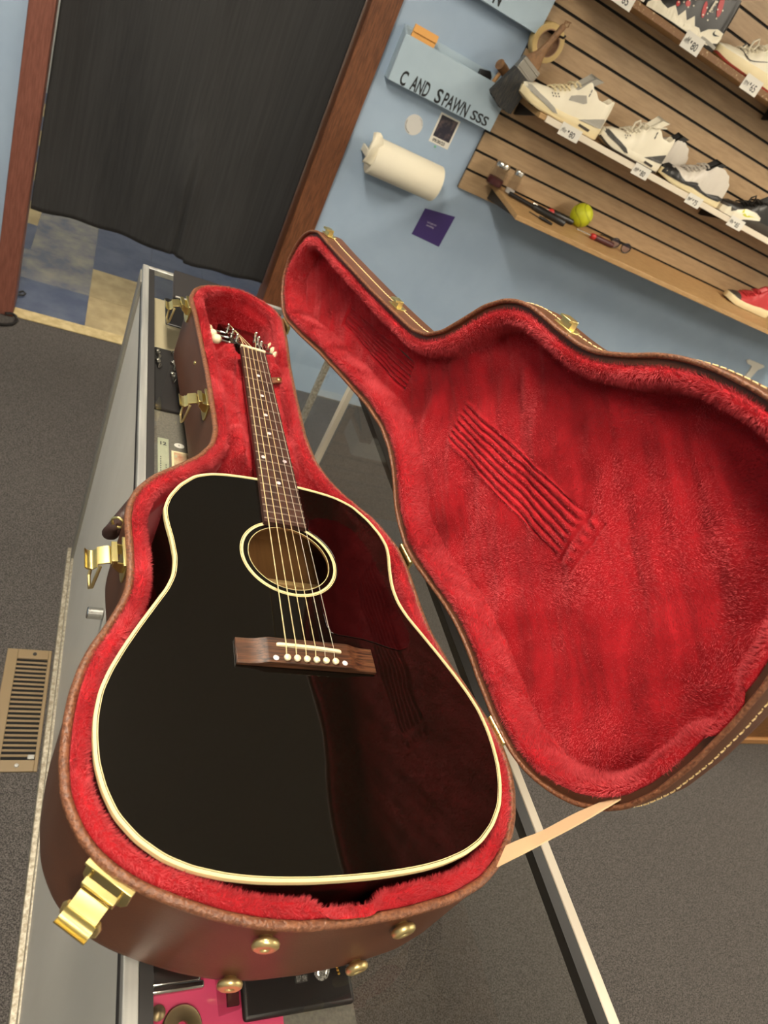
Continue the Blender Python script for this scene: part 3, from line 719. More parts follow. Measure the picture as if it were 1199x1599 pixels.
tag(2204, yt, 410, 92, 42, '85', 'white price tag under the black sneaker with the white sole wing')
tag(1150, yt, 822, 96, 52, '65', 'white price tag under the white carton at the top edge')
tag(1496, yt, 826, 92, 52, '80', 'white price tag under the black and red high top')
tag(1834, yt, 826, 92, 52, '65', 'white price tag under the white low sneaker with red outsole')
# ---------------------------------------------------------------- the guitar
TH = 0.009857742
def G(v, u, w):
    return (u*math.sin(TH)+v*math.cos(TH), u*math.cos(TH)-v*math.sin(TH), w)
HALF = [(0,282),(25,281.8),(50,279.9),(70,277.5),(90,273),(111,262),(130,239),(143,213.5),(148.3,191.5),(146.3,171),(140.7,143.5),(137,115),(138.6,91),(145.5,70),(159,44),(174,14.5),(186,-11),(196,-35),(203,-58),(205.5,-83),(205,-101),(202,-125),(195.5,-147),(185,-169),(168,-188.5),(148,-203.5),(127,-213),(102,-219.8),(80,-223.5),(60,-225.5),(30,-227.3),(0,-227.7)]
def smooth_closed(pts, step, sigma):
    P = np.array(pts, float); Q = np.vstack([P, P[:1]]); d = np.r_[0, np.cumsum(np.hypot(*np.diff(Q, axis=0).T))]
    n0 = int(d[-1]); s = np.linspace(0, d[-1], n0, endpoint=False)
    R = np.stack([np.interp(s, d, Q[:,k]) for k in (0,1)], 1)
    k = np.arange(-int(4*sigma), int(4*sigma)+1); g = np.exp(-k*k/(2*sigma*sigma)); g /= g.sum()
    R = sum(w*np.roll(R, -i, 0) for i, w in zip(k, g))
    n = int(d[-1]/step); idx = np.linspace(0, n0, n, endpoint=False).astype(int)
    return R[idx]
def offset_in(P, d, sig=2):
    T = np.roll(P, -1, 0)-np.roll(P, 1, 0); T /= np.hypot(*T.T)[:,None]
    area = np.sum(P[:,0]*np.roll(P[:,1], -1)-np.roll(P[:,0], -1)*P[:,1])
    N = np.stack([-T[:,1], T[:,0]], 1)*(1 if area > 0 else -1)
    dd = d if np.ndim(d) else np.full(len(P), d)
    return P+N*np.asarray(dd)[:,None]
BODY = smooth_closed(HALF+[(-x, y) for x, y in HALF[-2:0:-1]], 4.5, 5)
gt = thing('acoustic_guitar', 'black acoustic guitar with cream binding lying in the red lined case', 'guitar', (0, 0, -118))
SH = (0, 141.0); HR = 51.0
def ring3(P, w): return [G(x, y, w if not callable(w) else w(x, y)) for x, y in P]
def hole_pts(P, r):
    a = np.arctan2(P[:,1]-SH[1], P[:,0]-SH[0]); return np.stack([SH[0]+r*np.cos(a), SH[1]+r*np.sin(a)], 1)
back = lambda x, y: -112-.022*(120-y)
B0 = BODY; Bi = offset_in(BODY, 3.0)
m = M()
inner_b = back
h0 = hole_pts(B0, HR)
mid = B0*.5+h0*.5
rows = [ring3(h0, -3), ring3(h0, 0), ring3(mid, 0), ring3(offset_in(B0, 5), 0), ring3(offset_in(B0, .8), -.0), ring3(B0, -1.2), ring3(B0, lambda x, y: back(x, y)+3), ring3(offset_in(B0, 3), back)]
m.grid(rows, cv=True, mif=lambda i, j: 1 if i == 0 else 0)
n = len(BODY); m.f.append(tuple(range(7*n, 8*n))); m.mi.append(0)
# inside faces of soundboard, sides and back: bare wood
m.grid([ring3(hole_pts(B0, HR), -3), ring3(Bi, -3), ring3(Bi, lambda x, y: back(x, y)+4)], cv=True, mi=1)
o0 = len(m.v)-n; m.f.append(tuple(range(o0, o0+n))); m.mi.append(1)
part('body', m, [BLACKLAC, INWOOD], gt, smooth=40)
m = M()
for u, w0 in ((188, 16), (70, 14), (-40, 12), (-150, 12)):
    hw = 130 if u > 150 else 128
    m.fbox(G, -hw, hw, u-4, u+4, back(0, u)+3, back(0, u)+3+w0)
part('back_brace', m, mat('brace_spruce', srgb(206,170,112), .6), gt, bevel=2)
part('back_strip', M().fbox(G, -8, 8, -220, 275, back(0, -220)+4, back(0, 275)+4.6), INWOOD, gt)
# binding and purfling
b = M()
def bind(d0, d1, ztop, zbot=None):
    A = offset_in(BODY, d0); Bq = offset_in(BODY, d1)
    rows = [ring3(Bq, 0.05), ring3(Bq, ztop), ring3(A, ztop)]+([ring3(offset_in(BODY, d0-.1), ztop-.6), ring3(offset_in(BODY, d0-.1), zbot)] if zbot is not None else [ring3(A, .05)])
    b.grid(rows, cv=True)
bind(-.35, 2.5, .45, -5); bind(3.2, 3.8, .3)
part('binding', b, CREAM, gt)
def flat_ring(r0, r1, w, n=72):
    return [[G(SH[0]+r*math.cos(2*math.pi*k/n), SH[1]+r*math.sin(2*math.pi*k/n), ww) for k in range(n)] for r, ww in ((r0,.02),(r0,w),(r1,w),(r1,.02))]
m = M().grid(flat_ring(57.3, 59.9, .35), cv=True); m.grid(flat_ring(60.5, 61.3, .3), cv=True); m.grid(flat_ring(51.0, 51.6, .3), cv=True)  # innermost cream ring paints the reflection along the soundhole edge
part('rosette', m, CREAM, gt)
arc = [(62.2*math.cos(a), 141+62.2*math.sin(a)) for a in [math.radians(d) for d in range(-62, 60, 4)]]
gp = arc+[(33,199),(36,214),(52,224),(78,224),(98,212),(113,186),(121,150),(127,112),(134,70),(138.4,44),(137,30),(129,20),(118,15.8),(105,18),(88,23.5),(73,27),(56,28.6),(42,29.6),(35,32),(31,40),(29.6,56)]
part('pickguard', M().prism(gp, .05, 1.1, G), GUARD, gt, bevel=.4)
# neck, heel, fretboard
S = 628.65
fr = lambda k: S*(1-2**(-k/12.0))
hw = lambda d: 21.9+6.1*d/430.0
FW = lambda d: 7.0+(.0151*(d-348.6) if d < 348.6 else 0)
m = M(); rows = []
for d in [0, 20, 60, 120, 180, 240, 290, 315, 330, 340, 349]:
    u = S-d; w1 = FW(d)-6.2; dep = 19+d*.012
    if d > 290: dep += ((d-290)/59.0)**2*66
    wd = hw(d)-.3
    rows.append([G(wd*math.cos(a)*(1 if dep < 40 else 1-.25*math.sin(a)), u, w1-dep*math.sin(a)) for a in [math.pi*k/14 for k in range(15)]])
m.grid(rows, cv=True); m.f.append(tuple(range(14,-1,-1))); m.mi.append(0); m.f.append(tuple(range(150, 165))); m.mi.append(0)
part('neck', m, BLACKLAC, gt, smooth=50)
m = M(); V = []
ds = [0, 116, 232, 348.6, 436.8]
rows = [[G(-hw(d), S-d, FW(d)-6.3 if d < 349 else .1), G(-hw(d), S-d, FW(d)-.4), G(-hw(d)*.5, S-d, FW(d)), G(hw(d)*.5, S-d, FW(d)), G(hw(d), S-d, FW(d)-.4), G(hw(d), S-d, FW(d)-6.3 if d < 349 else .1)] for d in ds]
m.grid(rows, cv=True); m.f.append(tuple(range(5,-1,-1))); m.mi.append(0); m.f.append(tuple(range(24, 30))); m.mi.append(0)
fb = part('fretboard', m, ROSEN, gt)
for k in range(1, 21):
    d = fr(k); q = hw(d)-.4
    part('fret', M().tube([G(-q, S-d, FW(d)+.0), G(-q+1.5, S-d, FW(d)+.35), G(0, S-d, FW(d)+.6), G(q-1.5, S-d, FW(d)+.35), G(q, S-d, FW(d)+.0)], .95, 6), FRETM, fb)
for k in (3, 5, 7, 9, 12, 15):
    d = (fr(k)+fr(k-1))/2
    for v in ((-15.5, 15.5) if k == 12 else (0,)):
        part('inlay_dot', M().prism([(v+3.1*math.cos(a), S-d+3.1*math.sin(a)) for a in [2*math.pi*i/20 for i in range(20)]], FW(d)-.5, FW(d)+.22, G), PEARL, fb)
part('nut', M().fbox(G, -21.6, 21.6, S, S+5, FW(0)-5, FW(0)+2.1), BONE, gt, bevel=.8)
# headstock tilted back behind the nut
ca, sa = math.cos(math.radians(16.5)), math.sin(math.radians(16.5))
def HS(v, l, n): return G(v, S+4+l*ca+n*sa, FW(0)-1.0-l*sa+n*ca)
hp = [(-21.8,0),(-23,10),(-31,34),(-34,60),(-39,140),(-39.5,150),(-26,150),(-12,156),(0,150),(12,156),(26,150),(39.5,150),(39,140),(34,60),(31,34),(23,10),(21.8,0)]
hd = part('headstock', M().prism(hp[::-1], -15, 0, HS), BLACKLAC, gt, bevel=1.2)
for sgn in (-1, 1):
    for i, l in enumerate((42, 79, 116)):
        v = sgn*(22+2.2*i)
        part('tuner_post', M().lathe([(0,-1),(5.6,-1),(5.6,1.5),(3.4,2),(3.2,5),(2.6,7),(3.2,9),(2.4,10),(0,10.2)], HS(v, l, 0), Vector(HS(0,0,1))-Vector(HS(0,0,0)), 14), NICKEL, hd)
        w = sgn*(34+3.0*i+14)
        a = Vector(HS(v, l, -9)); bpt = Vector(HS(w, l, -9)); dirv = (bpt-a).normalized()
        part('tuner_shaft', M().tube([a, bpt], 2.4, 8), NICKEL, hd)
        part('tuner_button', M().lathe([(0,-1),(4,0),(7.5,3),(8.6,8),(7.6,13),(4.5,15.5),(0,16)], tuple(bpt-dirv*1), tuple(dirv), 18), BONE, hd)
# bridge
prof = [(-78,.1),(-78,4.2),(-66,4.4),(-58,5.2),(-52,7),(-47,8.8),(-44,9.2),(44,9.2),(47,8.8),(52,7),(58,5.2),(66,4.4),(78,4.2),(78,.1)]
m = M().prism(prof[::-1], -20.5, 11, lambda v, w, u: G(v, u, w))
br = part('bridge', m, ROSE, gt, bevel=.8, smooth=30)
m = M().prism([(-36.5,8),(-36.5,10.8),(-34,11.9),(-15,12.7),(0,12.9),(15,12.7),(34,11.9),(36.5,10.8),(36.5,8)][::-1], -1.7, 1.9, lambda v, w, u: G(v, u-.035*v, w))
part('saddle', m, BONE, br, bevel=.7)
for i in range(6):
    v = -27+10.8*i; x, y, z = G(v, -15, 9.2)
    part('bridge_pin', M().lathe([(2.6,-1),(3,.4),(3.7,1.6),(3.5,3.2),(2.3,4.3),(0,4.7)], (x,y,z), n=16), BONE, br)
for v in (-38.6, 38.6):
    part('pearl_dot', M().prism([(v+3.1*math.cos(a), -15+3.1*math.sin(a)) for a in [2*math.pi*i/20 for i in range(20)]], 9.0, 9.45, G), PEARL, br)
# strings
for i in range(6):
    v0 = -27+10.8*i; vn = -17.8+7.12*i; sgn = -1 if i < 3 else 1
    k = (i if i < 3 else 5-i); l = (42, 79, 116)[k]; vp = sgn*(22+2.2*k)-sgn*3.5
    r = [.66,.6,.53,.46,.36,.32][i]
    w_s = 13.1-abs(v0)*.03
    P = [G(v0, -12.3, 9.6), G(v0*1.0, -.035*v0+1.2, w_s+.3), G(v0+(vn-v0)*.5, 314, (w_s+FW(0)+2.5)/2), G(vn, S+2.5, FW(0)+2.6), HS(vp, l, 7)]
    part('string', M().tube(P, r, 6), BRONZE if i < 4 else STEEL, gt)
# ---------------------------------------------------------------- the guitar case
RIM = [(-84.3,815.5),(-68.8,840.2),(-45.5,858.4),(-10.5,873.5),(24.3,873),(57.1,853.3),(78.5,827.9),(87.1,798.4),(84.7,719.5),(77.2,626.4),(74.1,521.7),(72.6,422.1),(78.3,362.4),(93.2,321.8),(111.8,293.3),(131.5,271.9),(149,252.4),(161.2,229.8),(173.6,202),(178.5,165.2),(178.6,125),(178,88.3),(180.1,56),(185.4,31.1),(192.4,6),(202.4,-18),(209.5,-42.4),(216.6,-64),(221.3,-89.8),(223.5,-110),(221.8,-131.4),(216.4,-151.7),(204.4,-178),(189.5,-200.2),(166.2,-222.3),(140.5,-237.7),(105.2,-248.9),(54.6,-255.8),(3.4,-258.3),(-42.9,-257.3),(-74.8,-252.3),(-105.5,-243.9),(-134.9,-232.5),(-162.9,-219.5),(-182.3,-207.1),(-197.8,-192.9),(-209.5,-177.7),(-218.2,-159.5),(-223.7,-144.2),(-227.7,-113.5),(-227.1,-80.2),(-224.9,-53.3),(-218.8,-24.1),(-210.9,-0.8),(-200.6,19.7),(-189.8,45.8),(-182.6,68.5),(-180.4,89),(-181.3,121),(-185,162.6),(-185.9,183.4),(-182.5,209),(-174.5,232),(-155.4,260.9),(-123.4,291.8),(-97.8,318.2),(-78.8,350.7),(-72,385.1),(-72.9,434.7),(-75.7,525.5),(-80.1,600.4),(-86.9,712.1),(-92.8,779.8)]
OUT = smooth_closed(RIM, 5.0, 6)
if np.sum(OUT[:,0]*np.roll(OUT[:,1], -1)-np.roll(OUT[:,0], -1)*OUT[:,1]) < 0: OUT = OUT[::-1].copy()
NO = len(OUT)
def lv(d, z): return [(x, y, z) for x, y in offset_in(OUT, d)]
# lid: built shut, then turned 90 degrees about the hinge line
H0 = np.array([224.3, -93.7, -10.0]); AX = np.array([91.0-224.3, 789.0+93.7, 0.0]); AX /= np.linalg.norm(AX)
def LID(p):
    v = np.array(p, float)-H0
    r = H0+np.cross(AX, v)+AX*(AX@v)
    return (r[0], r[1], r[2])
case = thing('guitar_case', 'brown hard guitar case with red plush lining lying open on the counter', 'guitar case', (0, 250, GLASS))
# shell of the base
prof = [(10,-139.5),(3,-137.5),(.5,-133),(0,-126),(0,-30),(.4,-18),(1,-13),(7,-13),(7,-128)]
m = M().grid([lv(d, z) for d, z in prof], cv=True)
m.f.append(tuple(range(NO-1, -1, -1))); m.mi.append(0); m.f.append(tuple(range(8*NO, 9*NO))); m.mi.append(0)
shell = part('shell', m, LEATHER, case, smooth=50)
bead = offset_in(OUT, 2.2)
m = M().tube([(x, y, -11.6) for x, y in bead], 4.3, 10, closed=True)
part('rim_bead', m, LEATHERB, case, smooth=60)

# ---- plush: a cut pile of short fibres standing on the lining
def wob(P, s, ph=0.0):
    x, y, z = P[:,0]*s, P[:,1]*s, P[:,2]*s
    return (np.sin(x*1.0+1.7*np.sin(y*.63+ph)+z*.8)+np.sin(y*1.27+1.3*np.sin(x*.81+2*ph)+.7*z)+np.sin((x+y)*1.93+2.1*np.sin(z*.9+x*.4+ph)))/3.0
def pile(m, sel, dens, length, width, lean=.55, mi=1, jitter=.45, scale=.03):
    V = np.array(m.v, float); T = []
    for k, f in enumerate(m.f):
        if sel is not None and not sel(V[list(f)].mean(0)): continue
        for i in range(1, len(f)-1): T.append((f[0], f[i], f[i+1]))
    T = np.array(T); A, B, Cc = V[T[:,0]], V[T[:,1]], V[T[:,2]]
    Nn = np.cross(B-A, Cc-A); ar = np.linalg.norm(Nn, axis=1)*.5; Nn /= np.maximum(ar*2, 1e-9)[:,None]
    n = int(ar.sum()*dens); idx = RNG.choice(len(T), n, p=ar/ar.sum())
    r1 = np.sqrt(RNG.random(n)); r2 = RNG.random(n)
    P = A[idx]*(1-r1)[:,None]+B[idx]*(r1*(1-r2))[:,None]+Cc[idx]*(r1*r2)[:,None]; N = Nn[idx]
    return P, N
def add_pile(m, P, N, length, width, lean=.55, mi=1, jitter=.45, scale=.03):
    n = len(P)
    a = 2.6*wob(P, scale)+1.5*wob(P, scale*3.1, 1.0); b = 2.6*wob(P, scale, 2.2)
    D = np.stack([np.cos(a), np.sin(a), np.sin(b)], 1)
    D -= N*np.sum(D*N, 1)[:,None]; D /= np.maximum(np.linalg.norm(D, axis=1), 1e-6)[:,None]
    amt = lean*(.55+.8*(.5+.5*wob(P, scale*1.3, 4.0)))
    J = RNG.normal(size=(n, 3))*jitter
    dirn = N+D*amt[:,None]+J; dirn /= np.linalg.norm(dirn, axis=1)[:,None]
    R = RNG.normal(size=(n, 3)); X = np.cross(dirn, R); X /= np.maximum(np.linalg.norm(X, axis=1), 1e-6)[:,None]
    L = length*(.7+.6*RNG.random(n)); wd = width*(.7+.6*RNG.random(n))
    p0 = P-X*wd[:,None]*.5-N*.4; p1 = P+X*wd[:,None]*.5-N*.4; p2 = P+dirn*L[:,None]
    o = len(m.v); Q = np.stack([p0, p1, p2], 1).reshape(-1, 3)
    m.v.extend(map(tuple, Q.tolist())); k = np.arange(n)*3+o
    m.f.extend(zip(k.tolist(), (k+1).tolist(), (k+2).tolist())); m.mi.extend([mi]*n)

def orient(P, N, cen):
    s = np.sign(np.sum(N*(cen-P), 1)); s[s == 0] = 1; return N*s[:,None]

ring_d = np.zeros(NO)
dent = np.array([1.0 if (y < -225 and -26 < x < 26) else 0.0 for x, y in OUT])
k = np.exp(-np.arange(-3,4)**2/2.0); k /= k.sum(); dent = sum(w*np.roll(dent, i-3) for i, w in enumerate(k))
wv = np.array([.9*math.sin(i*.31)+.7*math.sin(i*.117+1) for i in range(NO)])
def lvd(d, z, f=1.0, nf=0.0): return [(x, y, z+nf*wv[i]) for i, (x, y) in enumerate(offset_in(OUT, d+f*wv*.5-(dent*13.0 if d > 14 else 0)))]
lp = [(6.4,-16),(6.6,-11),(8.5,-7.2),(12,-5),(16,-4.6),(18.5,-6),(20.5,-10.5),(21,-18),(21,-36),(23,-40),(21,-44),(21,-118),(40,-126)]
m = M().grid([lvd(d, z, 1 if d > 8 else .2, .4 if d > 8 else 0) for d, z in lp], cv=True)
m.f.append(tuple(range(12*NO, 13*NO))); m.mi.append(0)
P, N = pile(m, lambda c: c[2] > -26, 1.1, 0, 0); cen = P.copy(); cen[:,2] = 60
N = orient(P, N, np.stack([P[:,0]*.8, P[:,1]*.8+40, np.full(len(P), 60.0)], 1))
add_pile(m, P, N, 5.2, .55, lean=.75, scale=.035)
P, N = pile(m, lambda c: -100 < c[2] <= -26 and c[1] > 250, .45, 0, 0); N = orient(P, N, np.stack([P[:,0]*0, np.full(len(P), 500.0), P[:,2]], 1))
add_pile(m, P, N, 3.2, .6, lean=.7, scale=.035)
part('lining', m, [PLUSH, PILE], case, smooth=60)
# neck rest: two plush cradles either side of the neck with the lidded compartment between
def sst(a, b, x):
    t = max(0.0, min(1.0, (x-a)/(b-a))); return t*t*(3-2*t)
def neckz(x, y):
    xc = x-y*.0098
    slot = 1-sst(25, 33, abs(xc))
    c1 = sst(582, 598, y)*(1-sst(640, 664, y)); c2 = sst(330, 356, y)*(1-sst(405, 436, y)); lid = sst(405, 436, y)*(1-sst(584, 600, y))
    rnd = 1-.30*sst(38, 62, abs(xc))
    z = -100+c1*94*rnd+c2*(90*rnd)+lid*76
    z += lid*(-5*math.exp(-((y-588)/4.0)**2)-4*math.exp(-((y-432)/4.0)**2)+2.2*math.sin(y*.05+x*.08))
    if slot > 0: z = z*(1-slot)+min(z, -34)*slot
    if y > 655: z = min(z, -70-30*sst(655, 680, y))
    return z+1.2*math.sin(x*.13+y*.07)
rows = []
for i in range(86):
    y = 318+i*4.2; rows.append([(x, y, neckz(x, y)) for x in np.linspace(-70, 70, 46)])
m = M().grid(rows)
P, N = pile(m, lambda c: c[2] > -70, 1.0, 0, 0); N = orient(P, N, P+np.array([0,0,100.0]))
add_pile(m, P, N, 4.2, .55, lean=.8, scale=.04)
part('neck_rest', m, [PLUSH, PILE], case, smooth=60)
tab = part('compartment_tab', M().grid([[(38+30*t, 571+7*t+s*8.5*(1-.25*t), -15+3*math.sin(t*3.1)+dz) for s, dz in ((-1,-1.4),(1,-1.4),(1,1.4),(-1,1.4))] for t in [k/8 for k in range(9)]], cv=True), LEATHERB, case, label='brown leather pull tab with a snap')
part('snap_button', M().lathe([(5,0),(5,1.5),(3.4,3.2),(0,3.6)], (50, 574, -11), n=16), BRASS, tab)

# frame at a place on the side: tangent, outward normal
def frame(x, y):
    i = int(np.argmin(np.hypot(OUT[:,0]-x, OUT[:,1]-y))); p = OUT[i]; t = OUT[(i+2) % NO]-OUT[i-2]; t /= np.hypot(*t)
    n = np.array([t[1], -t[0]]); return p, t, n      # counter-clockwise outline: outward is to the right of travel
def latch(x, y, drop):
    p, t, n = frame(x, y)
    F = lambda u, o, z: (p[0]+t[0]*u+n[0]*o, p[1]+t[1]*u+n[1]*o, -15+z)
    m = M()
    pl = [(-21,0),(21,0),(21,-22),(17,-30),(10,-33),(-10,-33),(-17,-30),(-21,-22)]
    m.prism(pl, -.5, 2.0, lambda u, z, o: F(u, o, z))
    m.fbox(F, -21.5, 21.5, -.5, 5.0, -1, 2.6)
    base = part('latch', m, BRASS, case, bevel=.6)
    m = M()
    for u in (-14.5, 13):
        m.prism([(2,-3),(14,-1),(15,-8),(6,-17),(2,-17)], u, u+1.6, lambda o, z, uu: F(uu, o, z))
    m.fbox(F, -14.5, 14.6, 10, 16, -2.5, 1.2)
    part('latch_ears', m, BRASS, base, bevel=.4)
    # lever thrown open, ending in a curled thumb piece
    pts = [(15.5,-5.5),(17,-4),(19,-4),(29,-7.5)]
    for k in range(1, 13):
        a = math.radians(-95+k*13.0); pts.append((35.0+6.6*math.sin(a), -8.5-6.6*math.cos(a)+.6 if k > 2 else -8.4-k*1.3))
    wd = lambda k: 12.5 if k < 4 else 13.5
    rows = []
    for k, (o, z) in enumerate(pts):
        rows.append([F(-wd(k), o, z), F(wd(k), o, z), F(wd(k), o+.3, z-1.8), F(-wd(k), o+.3, z-1.8)])
    m = M().grid(rows, cv=True); q = (len(rows)-1)*4; m.f += [(0,1,2,3)[::-1], (q, q+1, q+2, q+3)]; m.mi += [0, 0]
    part('latch_lever', m, BRASS, base, bevel=.3)
    m = M(); lo = -4-drop
    m.tube([F(-13,26,-10), F(-15.5,27,-15), F(-15,29,lo+8), F(-9,30,lo), F(9,30,lo), F(15,29,lo+8), F(15.5,27,-15), F(13,26,-10)], 1.9, 8)
    part('latch_bail', m, BRASSD, base)
for x, y, dr in ((-95,764,40), (-79,470,42), (-187,128,46), (-183,-207,26)): latch(x, y, dr)
def rivet(x, y, z, r=3.2):
    p, t, n = frame(x, y); part('rivet', M().lathe([(r,-.5),(r,.8),(r*.6,1.9),(0,2.2)], (p[0], p[1], z), (n[0], n[1], 0), 14), BRASS, case)
rivet(-81, 618, -45); rivet(-78, 612, -112); rivet(-89, 334, -22)
for x, z in ((-63,-30), (60,-34), (-63,-124), (54,-124)):
    p, t, n = frame(x, -256)
    part('foot', M().lathe([(5,-1),(5.5,.5),(6,1.5),(10.2,3.2),(11.2,5.5),(10.6,7.8),(8.4,9.3),(5,9.6),(3.6,9.0),(3.2,8.2),(0,8.2)], (p[0], p[1], z), (n[0], n[1], 0), 26), BRASSD, case, smooth=60)
# carrying handle folded against the side
p, t, n = frame(-178, 226)
F = lambda u, o, z: (p[0]+t[0]*u+n[0]*o, p[1]+t[1]*u+n[1]*o, z)
m = M(); path = [F(32,0,-44), F(32,5,-48), F(29,8,-62), F(18,9,-72), F(-12,9,-72), F(-23,8,-66), F(-27,5,-48), F(-27,0,-44)]
m.tube(path, [4,6,8.5,9.5,9.5,8.5,6,4], 12)
hnd = part('handle', m, mat('dark_handle_leather', srgb(56,36,30), .5), case, smooth=60)
for u in (32, -27):
    part('handle_loop', M().tube([F(u,1+7*math.cos(a),-38+7*math.sin(a)) for a in [2*math.pi*k/16 for k in range(16)]], 1.7, 8, closed=True), BRASS, hnd)
# hinges along the lid line
for hx, hy in ((91,789), (182,189), (222,-80)):
    c = H0+AX*((np.array([hx, hy, -10.0])-H0)@AX)+np.array([1.5, 0, 2.0])
    m = M()
    for k in range(3):
        a = c+AX*(-17+k*11.6); m.tube([tuple(a), tuple(a+AX*10.8)], 3.3, 12)
    hg = part('hinge', m, BRASS, case, smooth=50)
    nrm = np.array([AX[1], -AX[0], 0])
    m = M()
    m.fbox(lambda u, o, z: tuple(c+AX*u-nrm*(o)+np.array([0,0,z])), -17, 17, -3, 1, -14, 0)
    part('hinge_leaf', m, BRASS, hg)

# ---- lid
prof = [(9,46),(3,43.5),(.5,39),(0,33),(0,-4),(.6,-7),(4.6,-7.4),(5,-3.5),(11,-3.5),(11.4,3),(8,38)]
m = M().grid([[LID(p) for p in lv(d, z)] for d, z in prof], cv=True)
m.f.append(tuple(range(NO))); m.mi.append(0); m.f.append(tuple(range(10*NO, 11*NO))); m.mi.append(0)
lid = part('lid', m, LEATHER, case, smooth=45)
part('rim_bead', M().tube([LID((x, y, -7.2)) for x, y in bead], 2.6, 8, closed=True), LEATHERB, lid, smooth=60)
# cream stitching along the outer side of the lid
m = M(); per = np.r_[0, np.cumsum(np.hypot(*(np.roll(OUT, -1, 0)-OUT).T))]; q = 0.0
O2 = offset_in(OUT, -.5)
while q < per[-1]-8:
    a = [LID((np.interp(s, per, np.r_[O2[:,0], O2[0,0]]), np.interp(s, per, np.r_[O2[:,1], O2[0,1]]), 15+.8*(1 if w else -1))) for w, s in ((0,q),(1,q+3),(0,q+6.2))]
    m.tube(a, .85, 4); q += 8.4
part('stitching', m, STITCH, lid)
# plush on the inside of the lid
lp = [(11.2,0),(11.6,-3),(14,-6.2),(18,-7),(22,-5.5),(25.5,-1.5),(27,6),(27.5,24),(30,33)]
m = M().grid([[LID(p) for p in lvd(d, z, .8 if d > 12 else .1, .3 if d > 12 else 0)] for d, z in lp], cv=True)
LZ = np.array(LID((0,0,-1)))-np.array(LID((0,0,0)))
P, N = pile(m, None, .9, 0, 0); N = orient(P, N, np.array(LID((0,200,-300)))[None,:]*.0+P+LZ[None,:]*60+ (np.array(LID((0,250,0)))[None,:]-P)*.12)
add_pile(m, P, N, 5.4, .6, lean=.8, scale=.03)
part('lid_rim_plush', m, [PLUSH, PILE], lid, smooth=60)
# quilted floor of the lid: raised seams echoing strings and a bridge
def inpoly(P, poly):
    x, y = P[:,0], P[:,1]; r = np.zeros(len(P), bool); X, Y = poly[:,0], poly[:,1]; j = len(poly)-1
    for i in range(len(poly)):
        c = ((Y[i] > y) != (Y[j] > y)) & (x < (X[j]-X[i])*(y-Y[i])/(Y[j]-Y[i]+1e-12)+X[i]); r ^= c; j = i
    return r
def floor_h(x, y):
    P = np.stack([x, y, np.zeros_like(x)], 1)
    h = 3.2*wob(P, .02, .5)+2.8*wob(P, .05, 2.0)+.9*wob(P, .13, 1.0)
    h += 4.5*np.exp(-((x+118)/26)**2-((y-170)/20)**2)*np.sin((x+y)*.11)-4.0*np.exp(-((x+60)/34)**2-((y-236)/26)**2)
    h += 3.0*np.exp(-((x-20)/46)**2-((y-318)/16)**2)-4*np.exp(-((x-20)/40)**2-((y-352)/18)**2)
    sx = sst_np(402, 409, y)*(1-sst_np(640, 648, y)); g = np.zeros_like(h)
    for k in range(7):
        xc = 6+(-21+7*k)*(1-.0013*(y-402)); g -= 7.5*np.exp(-((x-xc)/1.9)**2)*sx
    s2 = sst_np(-2, 3, y)*(1-sst_np(255, 263, y))
    for k in range(7):
        xc = 1+(-30+10*k)*(1-.00075*(y)); g -= 5.0*np.exp(-((x-xc)/1.6)**2)*s2
    g += 2.0*s2*(np.abs(x-1) < 32)+1.6*sx*(np.abs(x-6) < 20)
    for yy, a in ((404,1.3),(645,1.3),(585,.8),(530,.5)): g -= 2.6*a*np.exp(-((y-yy)/1.6)**2)*(np.abs(x-6) < 22)
    g -= 3.2*np.exp(-((y+5)/2.2)**2)*(np.abs(x) < 36)+2.6*np.exp(-((y+26)/2.2)**2)*(np.abs(x) < 36)
    for k in range(6):
        g += 3.6*np.exp(-((x-(-26+10.8*k))/3.2)**2-((y+15)/5.0)**2)
    return h+g, g
def sst_np(a, b, x):
    t = np.clip((x-a)/(b-a), 0, 1); return t*t*(3-2*t)
st = 2.0
xs = np.arange(-232, 232, st); ys = np.arange(-262, 880, st); X, Y = np.meshgrid(xs, ys)
Pf = np.stack([X.ravel(), Y.ravel()], 1); ok = inpoly(Pf, offset_in(OUT, 13)).reshape(X.shape)
Hh, Gr = floor_h(X.ravel(), Y.ravel()); Hh = Hh.reshape(X.shape); Gr = Gr.reshape(X.shape)[ok]
idx = -np.ones(X.shape, int); idx[ok] = np.arange(ok.sum())
m = M(); W3 = np.stack([X[ok], Y[ok], 31.0-Hh[ok]], 1)
v = W3-H0; R3 = H0+np.cross(AX, v)+np.outer(v@AX, AX)
m.v = [tuple(p) for p in R3.tolist()]
q4 = ok[:-1,:-1] & ok[1:,:-1] & ok[:-1,1:] & ok[1:,1:]
m.f = list(zip(idx[:-1,:-1][q4].tolist(), idx[:-1,1:][q4].tolist(), idx[1:,1:][q4].tolist(), idx[1:,:-1][q4].tolist())); m.mi = [0]*len(m.f)
